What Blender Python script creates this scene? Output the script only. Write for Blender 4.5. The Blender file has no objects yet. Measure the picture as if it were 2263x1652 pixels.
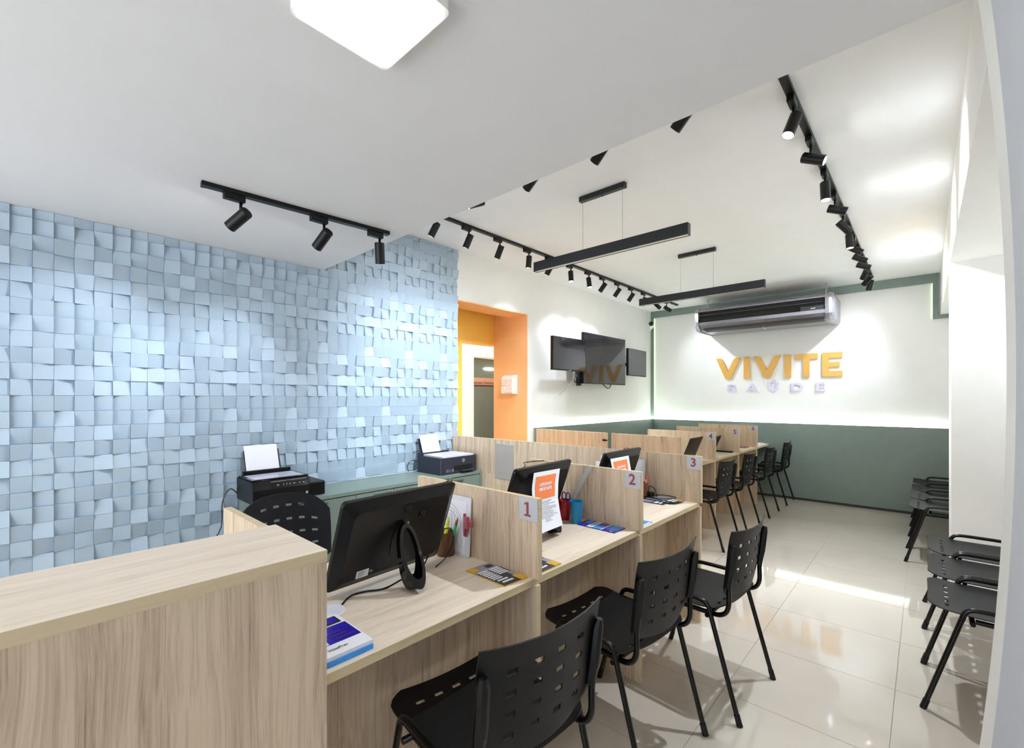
import bpy, bmesh, math, random
from mathutils import Vector, Matrix

random.seed(7)
SC = bpy.context.scene
COL = SC.collection

# ------------------------------------------------------------------ camera, world, exposure
R2263 = 2263.0
cam_d = bpy.data.cameras.new('camera')
cam_d.sensor_fit = 'HORIZONTAL'
cam_d.sensor_width = 36.0
cam_d.lens = 997.5 / R2263 * 36.0
cam_d.shift_y = 53.5 / R2263
cam_d.clip_start = 0.02
cam = bpy.data.objects.new('camera', cam_d)
COL.objects.link(cam)
cam.location = (0, 0, 1.40)
cam.rotation_euler = (math.radians(90), 0, math.radians(42.45))
SC.camera = cam

world = bpy.data.worlds.new('world')
SC.world = world
world.use_nodes = True
WORLD_STRENGTH = 1.3
_bg = world.node_tree.nodes['Background']
_bg.inputs[0].default_value = (0.86, 0.93, 1.0, 1)
_bg.inputs[1].default_value = WORLD_STRENGTH

SPOT_W = 55.0            # watts of one track spotlight
PANEL_E = 6.5           # emission of the square ceiling panel
LED_E = 8.0             # emission of the LED tape
EXPOSURE = 1.78

SC.view_settings.view_transform = 'Standard'
SC.view_settings.look = 'None'
SC.view_settings.gamma = 1.0
SC.view_settings.exposure = EXPOSURE
SC.view_settings.use_curve_mapping = False
SC.cycles.use_denoising = True
SC.cycles.max_bounces = 10
SC.cycles.diffuse_bounces = 6
SC.cycles.sample_clamp_indirect = 6.0
SC.cycles.caustics_reflective = False
SC.cycles.caustics_refractive = False

# ------------------------------------------------------------------ materials
def lin(c):
    return tuple(((v / 255.0) / 12.92 if v / 255.0 <= 0.04045 else ((v / 255.0 + 0.055) / 1.055) ** 2.4) for v in c) + (1.0,)

MATS = {}
def mat(name, rgb, rough=0.5, metal=0.0, var=0.05, scale=30.0, bump=0.0, emit=0.0, spec=0.5, coat=0.0, alpha=1.0, bscale=None):
    if name in MATS:
        return MATS[name]
    m = bpy.data.materials.new(name)
    m.use_nodes = True
    nt = m.node_tree
    b = nt.nodes['Principled BSDF']
    b.inputs['Roughness'].default_value = rough
    b.inputs['Metallic'].default_value = metal
    b.inputs['Specular IOR Level'].default_value = spec
    b.inputs['Coat Weight'].default_value = coat
    b.inputs['Alpha'].default_value = alpha
    c = lin(rgb)
    tc = nt.nodes.new('ShaderNodeTexCoord')
    nz = nt.nodes.new('ShaderNodeTexNoise')
    nz.inputs['Scale'].default_value = scale
    nz.inputs['Detail'].default_value = 3
    nt.links.new(tc.outputs['Object'], nz.inputs['Vector'])
    rp = nt.nodes.new('ShaderNodeValToRGB')
    rp.color_ramp.elements[0].position = 0.3
    rp.color_ramp.elements[1].position = 0.7
    rp.color_ramp.elements[0].color = tuple(max(0, v * (1 - var)) for v in c[:3]) + (1,)
    rp.color_ramp.elements[1].color = tuple(min(1, v * (1 + var)) for v in c[:3]) + (1,)
    nt.links.new(nz.outputs['Fac'], rp.inputs['Fac'])
    nt.links.new(rp.outputs['Color'], b.inputs['Base Color'])
    if emit:
        b.inputs['Emission Color'].default_value = c
        b.inputs['Emission Strength'].default_value = emit
    if bump:
        bp = nt.nodes.new('ShaderNodeBump')
        bp.inputs['Strength'].default_value = bump
        bp.inputs['Distance'].default_value = 0.002
        src = nz
        if bscale:
            src = nt.nodes.new('ShaderNodeTexNoise')
            src.inputs['Scale'].default_value = bscale
            nt.links.new(tc.outputs['Object'], src.inputs['Vector'])
        nt.links.new(src.outputs['Fac'], bp.inputs['Height'])
        nt.links.new(bp.outputs['Normal'], b.inputs['Normal'])
    MATS[name] = m
    return m

def wood(name, light, dark, axis, rough=0.45):
    """oak print laminate, grain running along the given axis of object space"""
    m = bpy.data.materials.new(name)
    m.use_nodes = True
    nt = m.node_tree
    b = nt.nodes['Principled BSDF']
    b.inputs['Roughness'].default_value = rough
    b.inputs['Specular IOR Level'].default_value = 0.35
    tc = nt.nodes.new('ShaderNodeTexCoord')
    oi = nt.nodes.new('ShaderNodeObjectInfo')
    ad = nt.nodes.new('ShaderNodeVectorMath'); ad.operation = 'ADD'
    ml = nt.nodes.new('ShaderNodeMath'); ml.operation = 'MULTIPLY'; ml.inputs[1].default_value = 9.0
    nt.links.new(oi.outputs['Random'], ml.inputs[0])
    nt.links.new(tc.outputs['Object'], ad.inputs[0])
    nt.links.new(ml.outputs[0], ad.inputs[1])
    # slow sideways drift so the grain wanders
    mp0 = nt.nodes.new('ShaderNodeMapping')
    mp0.inputs['Scale'].default_value = [(2.2 if i == axis else 6.0) for i in range(3)]
    nt.links.new(ad.outputs[0], mp0.inputs['Vector'])
    n0 = nt.nodes.new('ShaderNodeTexNoise'); n0.inputs['Scale'].default_value = 1.0; n0.inputs['Detail'].default_value = 1
    nt.links.new(mp0.outputs[0], n0.inputs['Vector'])
    sc = nt.nodes.new('ShaderNodeVectorMath'); sc.operation = 'SCALE'; sc.inputs['Scale'].default_value = 0.06
    nt.links.new(n0.outputs['Color'], sc.inputs[0])
    ad2 = nt.nodes.new('ShaderNodeVectorMath'); ad2.operation = 'ADD'
    nt.links.new(ad.outputs[0], ad2.inputs[0]); nt.links.new(sc.outputs[0], ad2.inputs[1])
    def streak(s_across, s_along, detail, rough_):
        mp = nt.nodes.new('ShaderNodeMapping')
        mp.inputs['Scale'].default_value = [(s_along if i == axis else s_across) for i in range(3)]
        nt.links.new(ad2.outputs[0], mp.inputs['Vector'])
        n = nt.nodes.new('ShaderNodeTexNoise')
        n.inputs['Scale'].default_value = 1.0
        n.inputs['Detail'].default_value = detail
        n.inputs['Roughness'].default_value = rough_
        nt.links.new(mp.outputs[0], n.inputs['Vector'])
        return n
    fine = streak(190, 3.0, 5, 0.7)
    broad = streak(26, 0.6, 4, 0.65)
    mx = nt.nodes.new('ShaderNodeMath'); mx.operation = 'MULTIPLY_ADD'
    mx.inputs[1].default_value = 0.5
    h = nt.nodes.new('ShaderNodeMath'); h.operation = 'MULTIPLY'; h.inputs[1].default_value = 0.5
    nt.links.new(broad.outputs['Fac'], h.inputs[0])
    nt.links.new(fine.outputs['Fac'], mx.inputs[0])
    nt.links.new(h.outputs[0], mx.inputs[2])
    rp = nt.nodes.new('ShaderNodeValToRGB')
    e = rp.color_ramp.elements
    e[0].position = 0.34; e[0].color = lin(dark)
    e[1].position = 0.56; e[1].color = lin(light)
    k = e.new(0.45); k.color = lin(tuple(0.35 * a + 0.65 * c for a, c in zip(dark, light)))
    nt.links.new(mx.outputs[0], rp.inputs['Fac'])
    nt.links.new(rp.outputs['Color'], b.inputs['Base Color'])
    bp = nt.nodes.new('ShaderNodeBump'); bp.inputs['Strength'].default_value = 0.08; bp.inputs['Distance'].default_value = 0.001
    nt.links.new(fine.outputs['Fac'], bp.inputs['Height'])
    nt.links.new(bp.outputs['Normal'], b.inputs['Normal'])
    return m

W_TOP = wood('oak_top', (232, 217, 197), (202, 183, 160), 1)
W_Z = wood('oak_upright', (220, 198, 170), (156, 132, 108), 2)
W_EDGE = wood('oak_edge', (216, 196, 158), (194, 172, 132), 1)

M_WHITE = mat('white_paint', (244, 243, 239), 0.55, var=0.01, bump=0.05, scale=8, bscale=250)
M_CREAM = mat('cream_paint', (242, 242, 239), 0.4, var=0.01, bump=0.05, scale=6, bscale=250)
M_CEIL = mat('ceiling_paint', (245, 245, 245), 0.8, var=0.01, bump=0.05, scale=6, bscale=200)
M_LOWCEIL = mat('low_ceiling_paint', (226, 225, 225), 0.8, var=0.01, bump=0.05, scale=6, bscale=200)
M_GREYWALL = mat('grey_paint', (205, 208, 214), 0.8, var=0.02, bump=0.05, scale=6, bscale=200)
M_GREEN = mat('sage_green_paint', (122, 137, 130), 0.45, var=0.03, bump=0.05, scale=12, bscale=250)
M_CRED = mat('sage_lacquer', (120, 134, 124), 0.38, var=0.02, scale=10)
M_TILE3D = mat('blue_grey_relief', (170, 188, 203), 0.5, var=0.02, bump=0.15, scale=10, bscale=220)
M_ORANGE_LIT = mat('orange_paint_lit', (250, 196, 142), 0.5, var=0.02, scale=8)  # doorway orange, with the stronger light on the reveal put into its colour
M_FLOOR = mat('polished_porcelain', (198, 187, 173), 0.055, var=0.025, scale=3, spec=0.6, coat=0.5)
M_GROUT = mat('grout', (150, 138, 122), 0.8, var=0.05)
M_BLACK = mat('black_plastic', (8, 8, 9), 0.4, spec=0.35, var=0.1, bump=0.1, bscale=400)
M_SEAT = mat('black_polypropylene', (11, 11, 13), 0.42, spec=0.35, var=0.1, bump=0.25, bscale=500)
M_TUBE = mat('black_enamel', (7, 7, 8), 0.22, spec=0.4, var=0.05)
M_RAIL = mat('black_rail', (8, 8, 9), 0.4, spec=0.35, var=0.05)
M_BAR = mat('charcoal_bar', (22, 23, 27), 0.45, var=0.05)
M_GLOSS = mat('gloss_black', (6, 6, 7), 0.08, var=0.05)
M_SCREEN = mat('tv_screen_glass', (40, 38, 40), 0.05, var=0.02, spec=0.6, coat=0.2)
M_SILVER = mat('silver_plastic', (138, 136, 142), 0.25, metal=0.55, var=0.03)
M_CHROME = mat('brushed_steel', (190, 190, 192), 0.2, metal=1.0, var=0.03)
M_PAPER = mat('white_paper', (236, 236, 242), 0.7, var=0.01)
M_GREYPLATE = mat('grey_plate', (196, 196, 202), 0.4, var=0.02)
M_RED = mat('brick_red_print', (150, 72, 66), 0.6, var=0.03)
M_ORPRINT = mat('orange_print', (246, 130, 70), 0.6, var=0.02)
M_INK = mat('grey_ink', (120, 120, 126), 0.7, var=0.05)
M_GOLD = mat('gold_acrylic', (220, 170, 84), 0.32, var=0.03)
M_LILAC = mat('white_acrylic', (224, 216, 240), 0.3, var=0.01)
M_BLUECUP = mat('blue_cup', (22, 128, 178), 0.3, var=0.03)
M_REDCUP = mat('red_cup', (170, 20, 34), 0.35, var=0.04)
M_MESHCUP = mat('bronze_mesh', (120, 84, 58), 0.4, metal=0.5, var=0.2, scale=300, alpha=0.7)
M_YEL = mat('yellow_marker', (224, 226, 20), 0.35, var=0.02)
M_GRN = mat('green_marker', (30, 176, 84), 0.35, var=0.02)
M_PURP = mat('purple_plastic', (84, 50, 140), 0.35, var=0.03)
M_BROWNPEN = mat('brown_pen', (128, 84, 70), 0.4, var=0.05)
M_PINK = mat('dusty_pink_clip', (176, 84, 100), 0.35, var=0.03)
M_MAGBLUE = mat('print_deep_blue', (44, 30, 160), 0.3, var=0.25, scale=14)
M_MAGCYAN = mat('print_sky_blue', (60, 150, 226), 0.3, var=0.15, scale=20)
M_SKIN = mat('print_warm', (206, 150, 120), 0.4, var=0.1)
M_DARKPRINT = mat('print_charcoal', (44, 42, 50), 0.35, var=0.1)
M_GOLDPRINT = mat('print_mustard', (214, 172, 56), 0.4, var=0.08)
M_GREYPRINT = mat('print_grey', (150, 150, 164), 0.4, var=0.1, scale=60)
M_DOORGREEN = mat('dark_green_door', (96, 106, 96), 0.16, var=0.04, spec=0.6)
M_TANPRINT = mat('tan_band', (186, 140, 108), 0.4, var=0.03)
M_MAROON = mat('maroon_line', (76, 28, 40), 0.4, var=0.03)
M_WOODTRIM = mat('beige_frame', (206, 178, 150), 0.5, var=0.03)
M_CLEAR = mat('clear_plastic', (215, 220, 224), 0.12, var=0.02, alpha=0.35)
M_DIFF = mat('frosted_diffuser', (222, 226, 206), 0.5, var=0.02)
M_SCANGLASS = mat('pale_lid', (206, 204, 224), 0.2, var=0.02)
M_PRINTER2 = mat('slate_plastic', (40, 44, 56), 0.4, var=0.05)
M_CABLEW = mat('pale_cable', (190, 196, 204), 0.4)
M_LENS = mat('lit_lens', (255, 250, 244), 0.3, var=0.0, emit=30.0)
M_LENSW = mat('warm_lit_lens', (255, 214, 150), 0.3, var=0.0, emit=14.0)
M_PANEL = mat('lit_panel', (252, 252, 255), 0.4, var=0.0, emit=PANEL_E)
M_LED = mat('lit_led_tape', (236, 250, 240), 0.4, var=0.0, emit=LED_E)
M_LEDSOFT = mat('lit_side_led_tape', (226, 255, 200), 0.4, var=0.0, emit=LED_E * 0.06)

# ------------------------------------------------------------------ mesh helpers
WL = {}
def NB():
    return bmesh.new()

def box(bm, x0, x1, y0, y1, z0, z1, mi=0, em=None, axis=None, bev=0.0):
    """box; faces across `axis` take slot mi, the rest slot em (edge banding)"""
    x0, x1 = min(x0, x1), max(x0, x1); y0, y1 = min(y0, y1), max(y0, y1); z0, z1 = min(z0, z1), max(z0, z1)
    v = [bm.verts.new((x, y, z)) for z in (z0, z1) for y in (y0, y1) for x in (x0, x1)]
    q = [((0, 2, 3, 1), 2), ((4, 5, 7, 6), 2), ((0, 1, 5, 4), 1), ((2, 6, 7, 3), 1), ((0, 4, 6, 2), 0), ((1, 3, 7, 5), 0)]
    fs = []
    for idx, ax in q:
        f = bm.faces.new([v[i] for i in idx])
        f.material_index = mi if (em is None or ax == axis) else em
        fs.append(f)
    if bev:
        es = list({e for f in fs for e in f.edges})
        bmesh.ops.bevel(bm, geom=es, offset=bev, segments=2, affect='EDGES', profile=0.5)
    return fs

def tube(bm, pts, r, n=10, mi=0, cap=True, smooth=True, flat=None):
    pts = [Vector(p) for p in pts]
    rings = []
    up = None
    for i, p in enumerate(pts):
        if i == 0: t = pts[1] - p
        elif i == len(pts) - 1: t = p - pts[-2]
        else: t = (pts[i + 1] - p).normalized() + (p - pts[i - 1]).normalized()
        t.normalize()
        if up is None:
            up = Vector((0, 0, 1)) if abs(t.z) < 0.9 else Vector((1, 0, 0))
        a = t.cross(up).normalized()
        b = a.cross(t).normalized()
        up = b
        rr = r[i] if isinstance(r, (list, tuple)) else r
        ra, rb = (rr, rr) if flat is None else flat
        rings.append([bm.verts.new(p + a * (math.cos(2 * math.pi * k / n) * ra) + b * (math.sin(2 * math.pi * k / n) * rb)) for k in range(n)])
    for i in range(len(rings) - 1):
        for k in range(n):
            f = bm.faces.new((rings[i][k], rings[i][(k + 1) % n], rings[i + 1][(k + 1) % n], rings[i + 1][k]))
            f.smooth = smooth; f.material_index = mi
    if cap:
        for rg in (list(reversed(rings[0])), rings[-1]):
            f = bm.faces.new(rg); f.material_index = mi

def smoothpath(ctrl, per=6):
    """Catmull-Rom through control points"""
    c = [Vector(p) for p in ctrl]
    c = [c[0] * 2 - c[1]] + c + [c[-1] * 2 - c[-2]]
    out = []
    for i in range(1, len(c) - 2):
        for k in range(per):
            t = k / per
            p0, p1, p2, p3 = c[i - 1], c[i], c[i + 1], c[i + 2]
            out.append(0.5 * ((2 * p1) + (p2 - p0) * t + (2 * p0 - 5 * p1 + 4 * p2 - p3) * t * t + (3 * p1 - p0 - 3 * p2 + p3) * t ** 3))
    out.append(c[-2])
    return out

def lathe(bm, prof, n=24, c=(0, 0, 0), mi=0, smooth=True):
    """profile of (radius, z); radius 0 closes the end"""
    c = Vector(c)
    rings = []
    for r, z in prof:
        if r < 1e-6:
            rings.append([bm.verts.new(c + Vector((0, 0, z)))])
        else:
            rings.append([bm.verts.new(c + Vector((r * math.cos(2 * math.pi * k / n), r * math.sin(2 * math.pi * k / n), z))) for k in range(n)])
    for a, b in zip(rings, rings[1:]):
        for k in range(n):
            k2 = (k + 1) % n
            if len(a) == 1 and len(b) == 1: continue
            if len(a) == 1: vs = (a[0], b[k2], b[k])
            elif len(b) == 1: vs = (a[k], a[k2], b[0])
            else: vs = (a[k], a[k2], b[k2], b[k])
            f = bm.faces.new(vs); f.smooth = smooth; f.material_index = mi

def prism(bm, poly, d0, d1, place, mi=0):
    """extrude a 2D polygon between depths d0 and d1; place(u, v, d) gives the point"""
    a = [bm.verts.new(place(u, v, d0)) for u, v in poly]
    b = [bm.verts.new(place(u, v, d1)) for u, v in poly]
    n = len(poly)
    fs = [bm.faces.new(a), bm.faces.new(list(reversed(b)))]
    for i in range(n):
        fs.append(bm.faces.new((a[i], b[i], b[(i + 1) % n], a[(i + 1) % n])))
    for f in fs: f.material_index = mi
    return fs

def rrect(w, h, r, n=5, cx=0.0, cy=0.0):
    out = []
    for sx, sy, a0 in ((1, 1, 0), (-1, 1, 90), (-1, -1, 180), (1, -1, 270)):
        for k in range(n + 1):
            a = math.radians(a0 + 90 * k / n)
            out.append((cx + sx * (w / 2 - r) + r * math.cos(a), cy + sy * (h / 2 - r) + r * math.sin(a)))
    return out

def finish(bm):
    bmesh.ops.recalc_face_normals(bm, faces=bm.faces[:])
    for e in bm.edges:
        if len(e.link_faces) == 2 and e.calc_face_angle(0) > 0.65: e.smooth = False

def obj(name, bm, mats, parent=None, base=None, local=False, recalc=True):
    """link the bmesh as ONE object. World coordinates unless local."""
    if recalc: finish(bm)
    if not isinstance(mats, (list, tuple)): mats = [mats]
    if parent is not None and not local:
        bmesh.ops.translate(bm, verts=bm.verts[:], vec=-WL[parent.name])
    if parent is None and base is not None and not local:
        bmesh.ops.translate(bm, verts=bm.verts[:], vec=-Vector(base))
    me = bpy.data.meshes.new(name)
    bm.to_mesh(me); bm.free()
    for m in mats: me.materials.append(m)
    o = bpy.data.objects.new(name, me)
    COL.objects.link(o)
    if parent is not None:
        o.parent = parent
        WL[o.name] = WL[parent.name].copy()
    else:
        o.location = base or (0, 0, 0)
        WL[o.name] = Vector(base or (0, 0, 0))
    return o

def tag(o, label=None, cat=None, group=None, kind=None):
    if label: o['label'] = label
    if cat: o['category'] = cat
    if group: o['group'] = group
    if kind: o['kind'] = kind
    return o

def thing(name, label, cat, loc=(0, 0, 0), rotz=0.0, group=None):
    o = bpy.data.objects.new(name, None)
    o.empty_display_size = 0.05
    COL.objects.link(o)
    o.location = loc; o.rotation_euler = (0, 0, rotz)
    WL[o.name] = Vector(loc)
    return tag(o, label, cat, group)

def struct(name, bm, mats, parent=None, base=None, label=None):
    o = obj(name, bm, mats, parent, base)
    if parent is None: o['kind'] = 'structure'
    if label: o['label'] = label
    return o

def dup(root, loc, rotz=None, label=None):
    r = root.copy(); COL.objects.link(r); r.location = loc
    if rotz is not None: r.rotation_euler = (0, 0, rotz)
    WL[r.name] = Vector(loc)
    if label: r['label'] = label
    for ch in list(root.children):
        c = ch.copy(); COL.objects.link(c); c.parent = r
        for g in list(ch.children):
            d = g.copy(); COL.objects.link(d); d.parent = c
    return r

def text_bm(body, size, extrude=0.0004, bold=0.0, xs=1.0, align='CENTER'):
    cu = bpy.data.curves.new('text_tmp', 'FONT')
    cu.body = body; cu.size = size; cu.extrude = extrude; cu.offset = bold
    cu.align_x = align; cu.align_y = 'CENTER'; cu.resolution_u = 4
    o = bpy.data.objects.new('text_tmp', cu)
    COL.objects.link(o)
    dg = bpy.context.evaluated_depsgraph_get()
    me = bpy.data.meshes.new_from_object(o.evaluated_get(dg))
    bm = bmesh.new(); bm.from_mesh(me)
    bpy.data.objects.remove(o); bpy.data.curves.remove(cu); bpy.data.meshes.remove(me)
    bmesh.ops.remove_doubles(bm, verts=bm.verts[:], dist=1e-6)
    for f in bm.faces: f.material_index = 0
    bmesh.ops.scale(bm, vec=(xs, 1, 1), verts=bm.verts[:])
    return bm

def onto(bm, origin, ux, uy):
    """carry a bmesh drawn in the XY plane onto a plane with axes ux, uy"""
    ux = Vector(ux).normalized(); uy = Vector(uy).normalized(); uz = ux.cross(uy)
    M = Matrix(((ux.x, uy.x, uz.x, origin[0]), (ux.y, uy.y, uz.y, origin[1]), (ux.z, uy.z, uz.z, origin[2]), (0, 0, 0, 1)))
    bmesh.ops.transform(bm, matrix=M, verts=bm.verts[:])
    return bm

def join(dst, src, mi=None):
    me = bpy.data.meshes.new('join_tmp')
    if mi is not None:
        for f in src.faces: f.material_index = mi
    src.to_mesh(me); src.free()
    dst.from_mesh(me)
    bpy.data.meshes.remove(me)

# ------------------------------------------------------------------ key dimensions (metres)
XL = -3.45            # left wall plane
YB = 7.32             # end wall plane
YS = 1.58             # edge of the lowered ceiling
ZH, ZL = 2.87, 2.385  # high and low ceilings
XR = 0.62             # right wall plane behind the chairs
XBEAM = 0.135
YREAR = -2.6

# ------------------------------------------------------------------ structure: floor
bm = NB(); box(bm, XL - 2.2, XR + 0.2, YREAR, YB + 0.2, -0.12, -0.0025)
floor = struct('floor', bm, M_GROUT)
XG = [-0.105 + 0.61 * k for k in range(-6, 3)]
YG = [2.27 + 0.572 * k for k in range(-8, 10)]
XG = [max(XL, XG[0])] + XG[1:]
for i in range(len(XG) - 1):
    for j in range(len(YG) - 1):
        x0, x1, y0, y1 = XG[i], min(XG[i + 1], XR), YG[j], min(YG[j + 1], YB)
        if x0 >= XR or y0 >= YB - 0.02: continue
        bm = NB(); g = 0.0012
        box(bm, x0 + g, x1 - g, y0 + g, y1 - g, -0.01, 0.0)
        obj('floor_tile', bm, M_FLOOR, floor)

# ceilings
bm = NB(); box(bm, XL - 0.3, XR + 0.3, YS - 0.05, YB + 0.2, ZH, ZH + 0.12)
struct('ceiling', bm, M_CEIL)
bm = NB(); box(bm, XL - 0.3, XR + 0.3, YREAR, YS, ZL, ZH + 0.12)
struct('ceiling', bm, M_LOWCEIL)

# ------------------------------------------------------------------ structure: left wall with the relief tiles
YD0, YD1, ZD = 2.955, 4.045, 2.39     # doorway in the left wall
bm = NB()
box(bm, XL - 0.3, XL, YREAR, YD0, 0, ZH)                 # behind the tiles
box(bm, XL - 0.3, XL, YD0, YD1, ZD, ZH)                  # lintel
box(bm, XL - 0.3, XL, YD1, YB + 0.2, 0, ZH)
wall_left = struct('wall_left', bm, M_WHITE)

CW, RH = 0.0787, 0.0835
def tile_mesh(bm, y0, y1, z0, z1, hs, xo=XL):
    """one relief square: back corners on the wall, front corners stand out by hs (bl, br, tr, tl)"""
    g = 0.0006
    y0 += g; y1 -= g; z0 += g; z1 -= g
    bk = [bm.verts.new((xo, y, z)) for y, z in ((y0, z0), (y1, z0), (y1, z1), (y0, z1))]
    fr = [bm.verts.new((xo + h, y, z)) for h, (y, z) in zip(hs, ((y0, z0), (y1, z0), (y1, z1), (y0, z1)))]
    bm.faces.new(fr)
    for k in range(4):
        bm.faces.new((bk[k], bk[(k + 1) % 4], fr[(k + 1) % 4], fr[k]))

cells = []
rng = random.Random(21)
PAT = {}
for i in range(5):
    for j in range(6):
        PAT[i, j] = (rng.choice((-1, -1, 0, 1, 1)), rng.choice((-1, -1, 0, 1, 1)), rng.choice((0, 0, 0.003, 0.006)))
f_, cx_, cy_ = 997.5, 1131.5, 879.5
sn, cs = math.sin(math.radians(42.45)), math.cos(math.radians(42.45))
def seen_at(x, y, z):
    a = x * cs + y * sn; b = -x * sn + y * cs
    return (cx_ + f_ * a / b, cy_ - f_ * (z - 1.4) / b, b)
for i in range(-6, 38):
    y0 = -0.030 + CW * i
    y1 = min(y0 + CW, YD0 - 0.006)
    if y1 - y0 < 0.01: continue
    top = ZL - 0.001 if y0 < YS - 0.03 else ZH - 0.001
    for j in range(-12, 22):
        z0 = 1.081 + RH * j
        z1 = min(z0 + RH, top)
        if z0 < 0.05: z0 = 0.05
        if z1 - z0 < 0.012: continue
        a, b, c = PAT[(i + 2 * (j // 6)) % 5, j % 6]
        tw = 0.0128
        hs = [0.020 + c + tw * (a * s + b * t) * 0.62 for s, t in ((-1, -1), (1, -1), (1, 1), (-1, 1))]
        hs = [max(0.003, h) for h in hs]
        px, py, dep = seen_at(XL + 0.03, (y0 + y1) / 2, (z0 + z1) / 2)
        vis = 0
        if dep > 0 and -40 < px < 1012 and 430 < py < 1275 - 0.19 * max(px, 0) + 8:
            q = [seen_at(XL + 0.03, yy, zz) for yy, zz in ((y0, z0), (y1, z0), (y1, z1), (y0, z1))]
            vis = abs(sum(q[k][0] * q[(k + 1) % 4][1] - q[(k + 1) % 4][0] * q[k][1] for k in range(4))) / 2
        cells.append((vis, y0, y1, z0, z1, hs))
cells.sort(key=lambda c: -c[0])
share = {}
for c in cells[:300]:
    _, y0, y1, z0, z1, hs = c
    key = (round(y1 - y0, 4), round(z1 - z0, 4), tuple(round(h, 4) for h in hs))
    if key in share:
        o = bpy.data.objects.new('wall_tile', share[key]); COL.objects.link(o); o.parent = wall_left
    else:
        bm = NB(); tile_mesh(bm, 0, y1 - y0, 0, z1 - z0, hs, 0.0)
        o = obj('wall_tile', bm, M_TILE3D, wall_left, local=True)
        share[key] = o.data
    o.location = (XL, y0, z0)
bm = NB()
for c in cells[300:]:
    tile_mesh(bm, *c[1:])
o = obj('wall_tile_field', bm, M_TILE3D, wall_left)
o['kind'] = 'stuff'; o['label'] = 'smaller looking relief squares of the same blue grey wall'

# doorway vestibule (orange) and corridor beyond
bm = NB()
box(bm, XL - 0.30, XL - 0.001, YD1 - 0.012, YD1 - 0.0005, 0, ZD)        # right reveal lining
box(bm, -4.0, XL - 0.3, YD1 - 0.012, YD1 + 0.2, 0, 2.7)
box(bm, XL - 0.30, XL - 0.001, YD0, YD0 + 0.012, 0, ZD)         # left reveal lining
box(bm, XL - 0.30, XL - 0.001, YD0 + 0.012, YD1 - 0.012, ZD - 0.012, ZD - 0.0005)
struct('trim_1', bm, M_ORANGE_LIT, label='orange lining of the doorway beside the relief wall')
bm = NB()
YI0, YI1, ZI = 3.508, 4.033, 2.062
box(bm, -4.14, -4.0, 2.4, YI0, 0, 2.7)
box(bm, -4.14, -4.0, YI0, YI1 + 0.1, ZI, 2.7)
struct('wall_corridor', bm, mat('orange_paint_shaded', (255, 206, 92), 0.5, var=0.02, scale=8))  # same orange paint as the reveal, its shaded tone put into the colour
bm = NB(); box(bm, -5.6, -3.75, 2.3, 4.3, 2.7, 2.8); box(bm, -5.6, -4.14, 2.3, 5.3, 2.5, 2.7)
struct('ceiling', bm, M_CEIL)
bm = NB(); box(bm, -5.6, -3.75, 2.28, 2.4, 0, 2.7); box(bm, -5.6, -4.14, 5.0, 5.1, 0, 2.7)
struct('wall_passage', bm, M_WHITE)
# inner white wall with the washroom door
XI = -4.75
DY0, DZ = 4.385, 2.0
bm = NB()
box(bm, XI - 0.12, XI, 2.4, DY0, 0, 2.5)
box(bm, XI - 0.12, XI, DY0, 5.0, DZ, 2.5)
struct('wall_far', bm, M_WHITE)
bm = NB()
box(bm, XI - 0.12, XI + 0.008, DY0, DY0 + 0.6, DZ - 0.02, DZ)
struct('trim_2', bm, M_WOODTRIM)
bm = NB(); box(bm, XI - 0.10, XI - 0.06, DY0 + 0.002, DY0 + 0.6, 0.005, DZ - 0.021)
door = struct('door_1', bm, M_DOORGREEN, label='glossy dark green washroom door')
bm = NB(); box(bm, XI - 0.0598, XI - 0.0575, DY0 + 0.003, DY0 + 0.55, 1.597, 1.70)
sign_band = obj('door_sign', bm, M_TANPRINT, door)
bm = NB(); box(bm, XI - 0.0598, XI - 0.057, DY0 + 0.003, DY0 + 0.55, 1.572, 1.597)
obj('sign_line', bm, M_MAROON, door)
bm = onto(text_bm('Banheiro Feminino', 0.055, 0.0005, 0.0008), (XI - 0.0568, DY0 + 0.255, 1.625), (0, 1, 0), (0, 0, 1))
obj('sign_lettering', bm, M_MAROON, sign_band)

# ------------------------------------------------------------------ structure: TV wall wainscot, end wall
WZ = 1.05
bm = NB(); box(bm, XL, XL + 0.035, 4.155, YB - 0.04, 0.03, WZ)
struct('trim_3', bm, M_GREEN, label='green wainscot under the screens')
bm = NB(); box(bm, XL - 0.3, XR + 0.3, YB, YB + 0.15, 0, ZH)
wall_back = struct('wall_back', bm, M_CREAM)
YF = YB - 0.045           # face of the green frame
bm = NB()
box(bm, XL + 0.036, XR, YF, YB, 0.03, WZ)                                  # green wainscot
struct('trim_4', bm, M_GREEN, label='green wainscot of the end wall')
bm = NB()
box(bm, XL, XL + 0.05, YF, YB, WZ, ZH)                              # left upright of the frame
box(bm, XL + 0.05, 0.068, YF, YB, 2.765, ZH)                        # top
box(bm, 0.068, XBEAM - 0.02, YF, YB, 2.336, ZH)                     # step down beside the beam
box(bm, XBEAM - 0.02, XR, YF, YB, 2.336, 2.383)
struct('trim_5', bm, M_GREEN, label='green border around the cream end panel')
bm = NB(); box(bm, XL + 0.04, XR, YF - 0.008, YF, 0.0, 0.03); box(bm, XL + 0.035, XL + 0.043, 4.16, YF, 0, 0.03)
struct('baseboard_back', bm, mat('dark_skirting', (40, 44, 42), 0.6))

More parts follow.
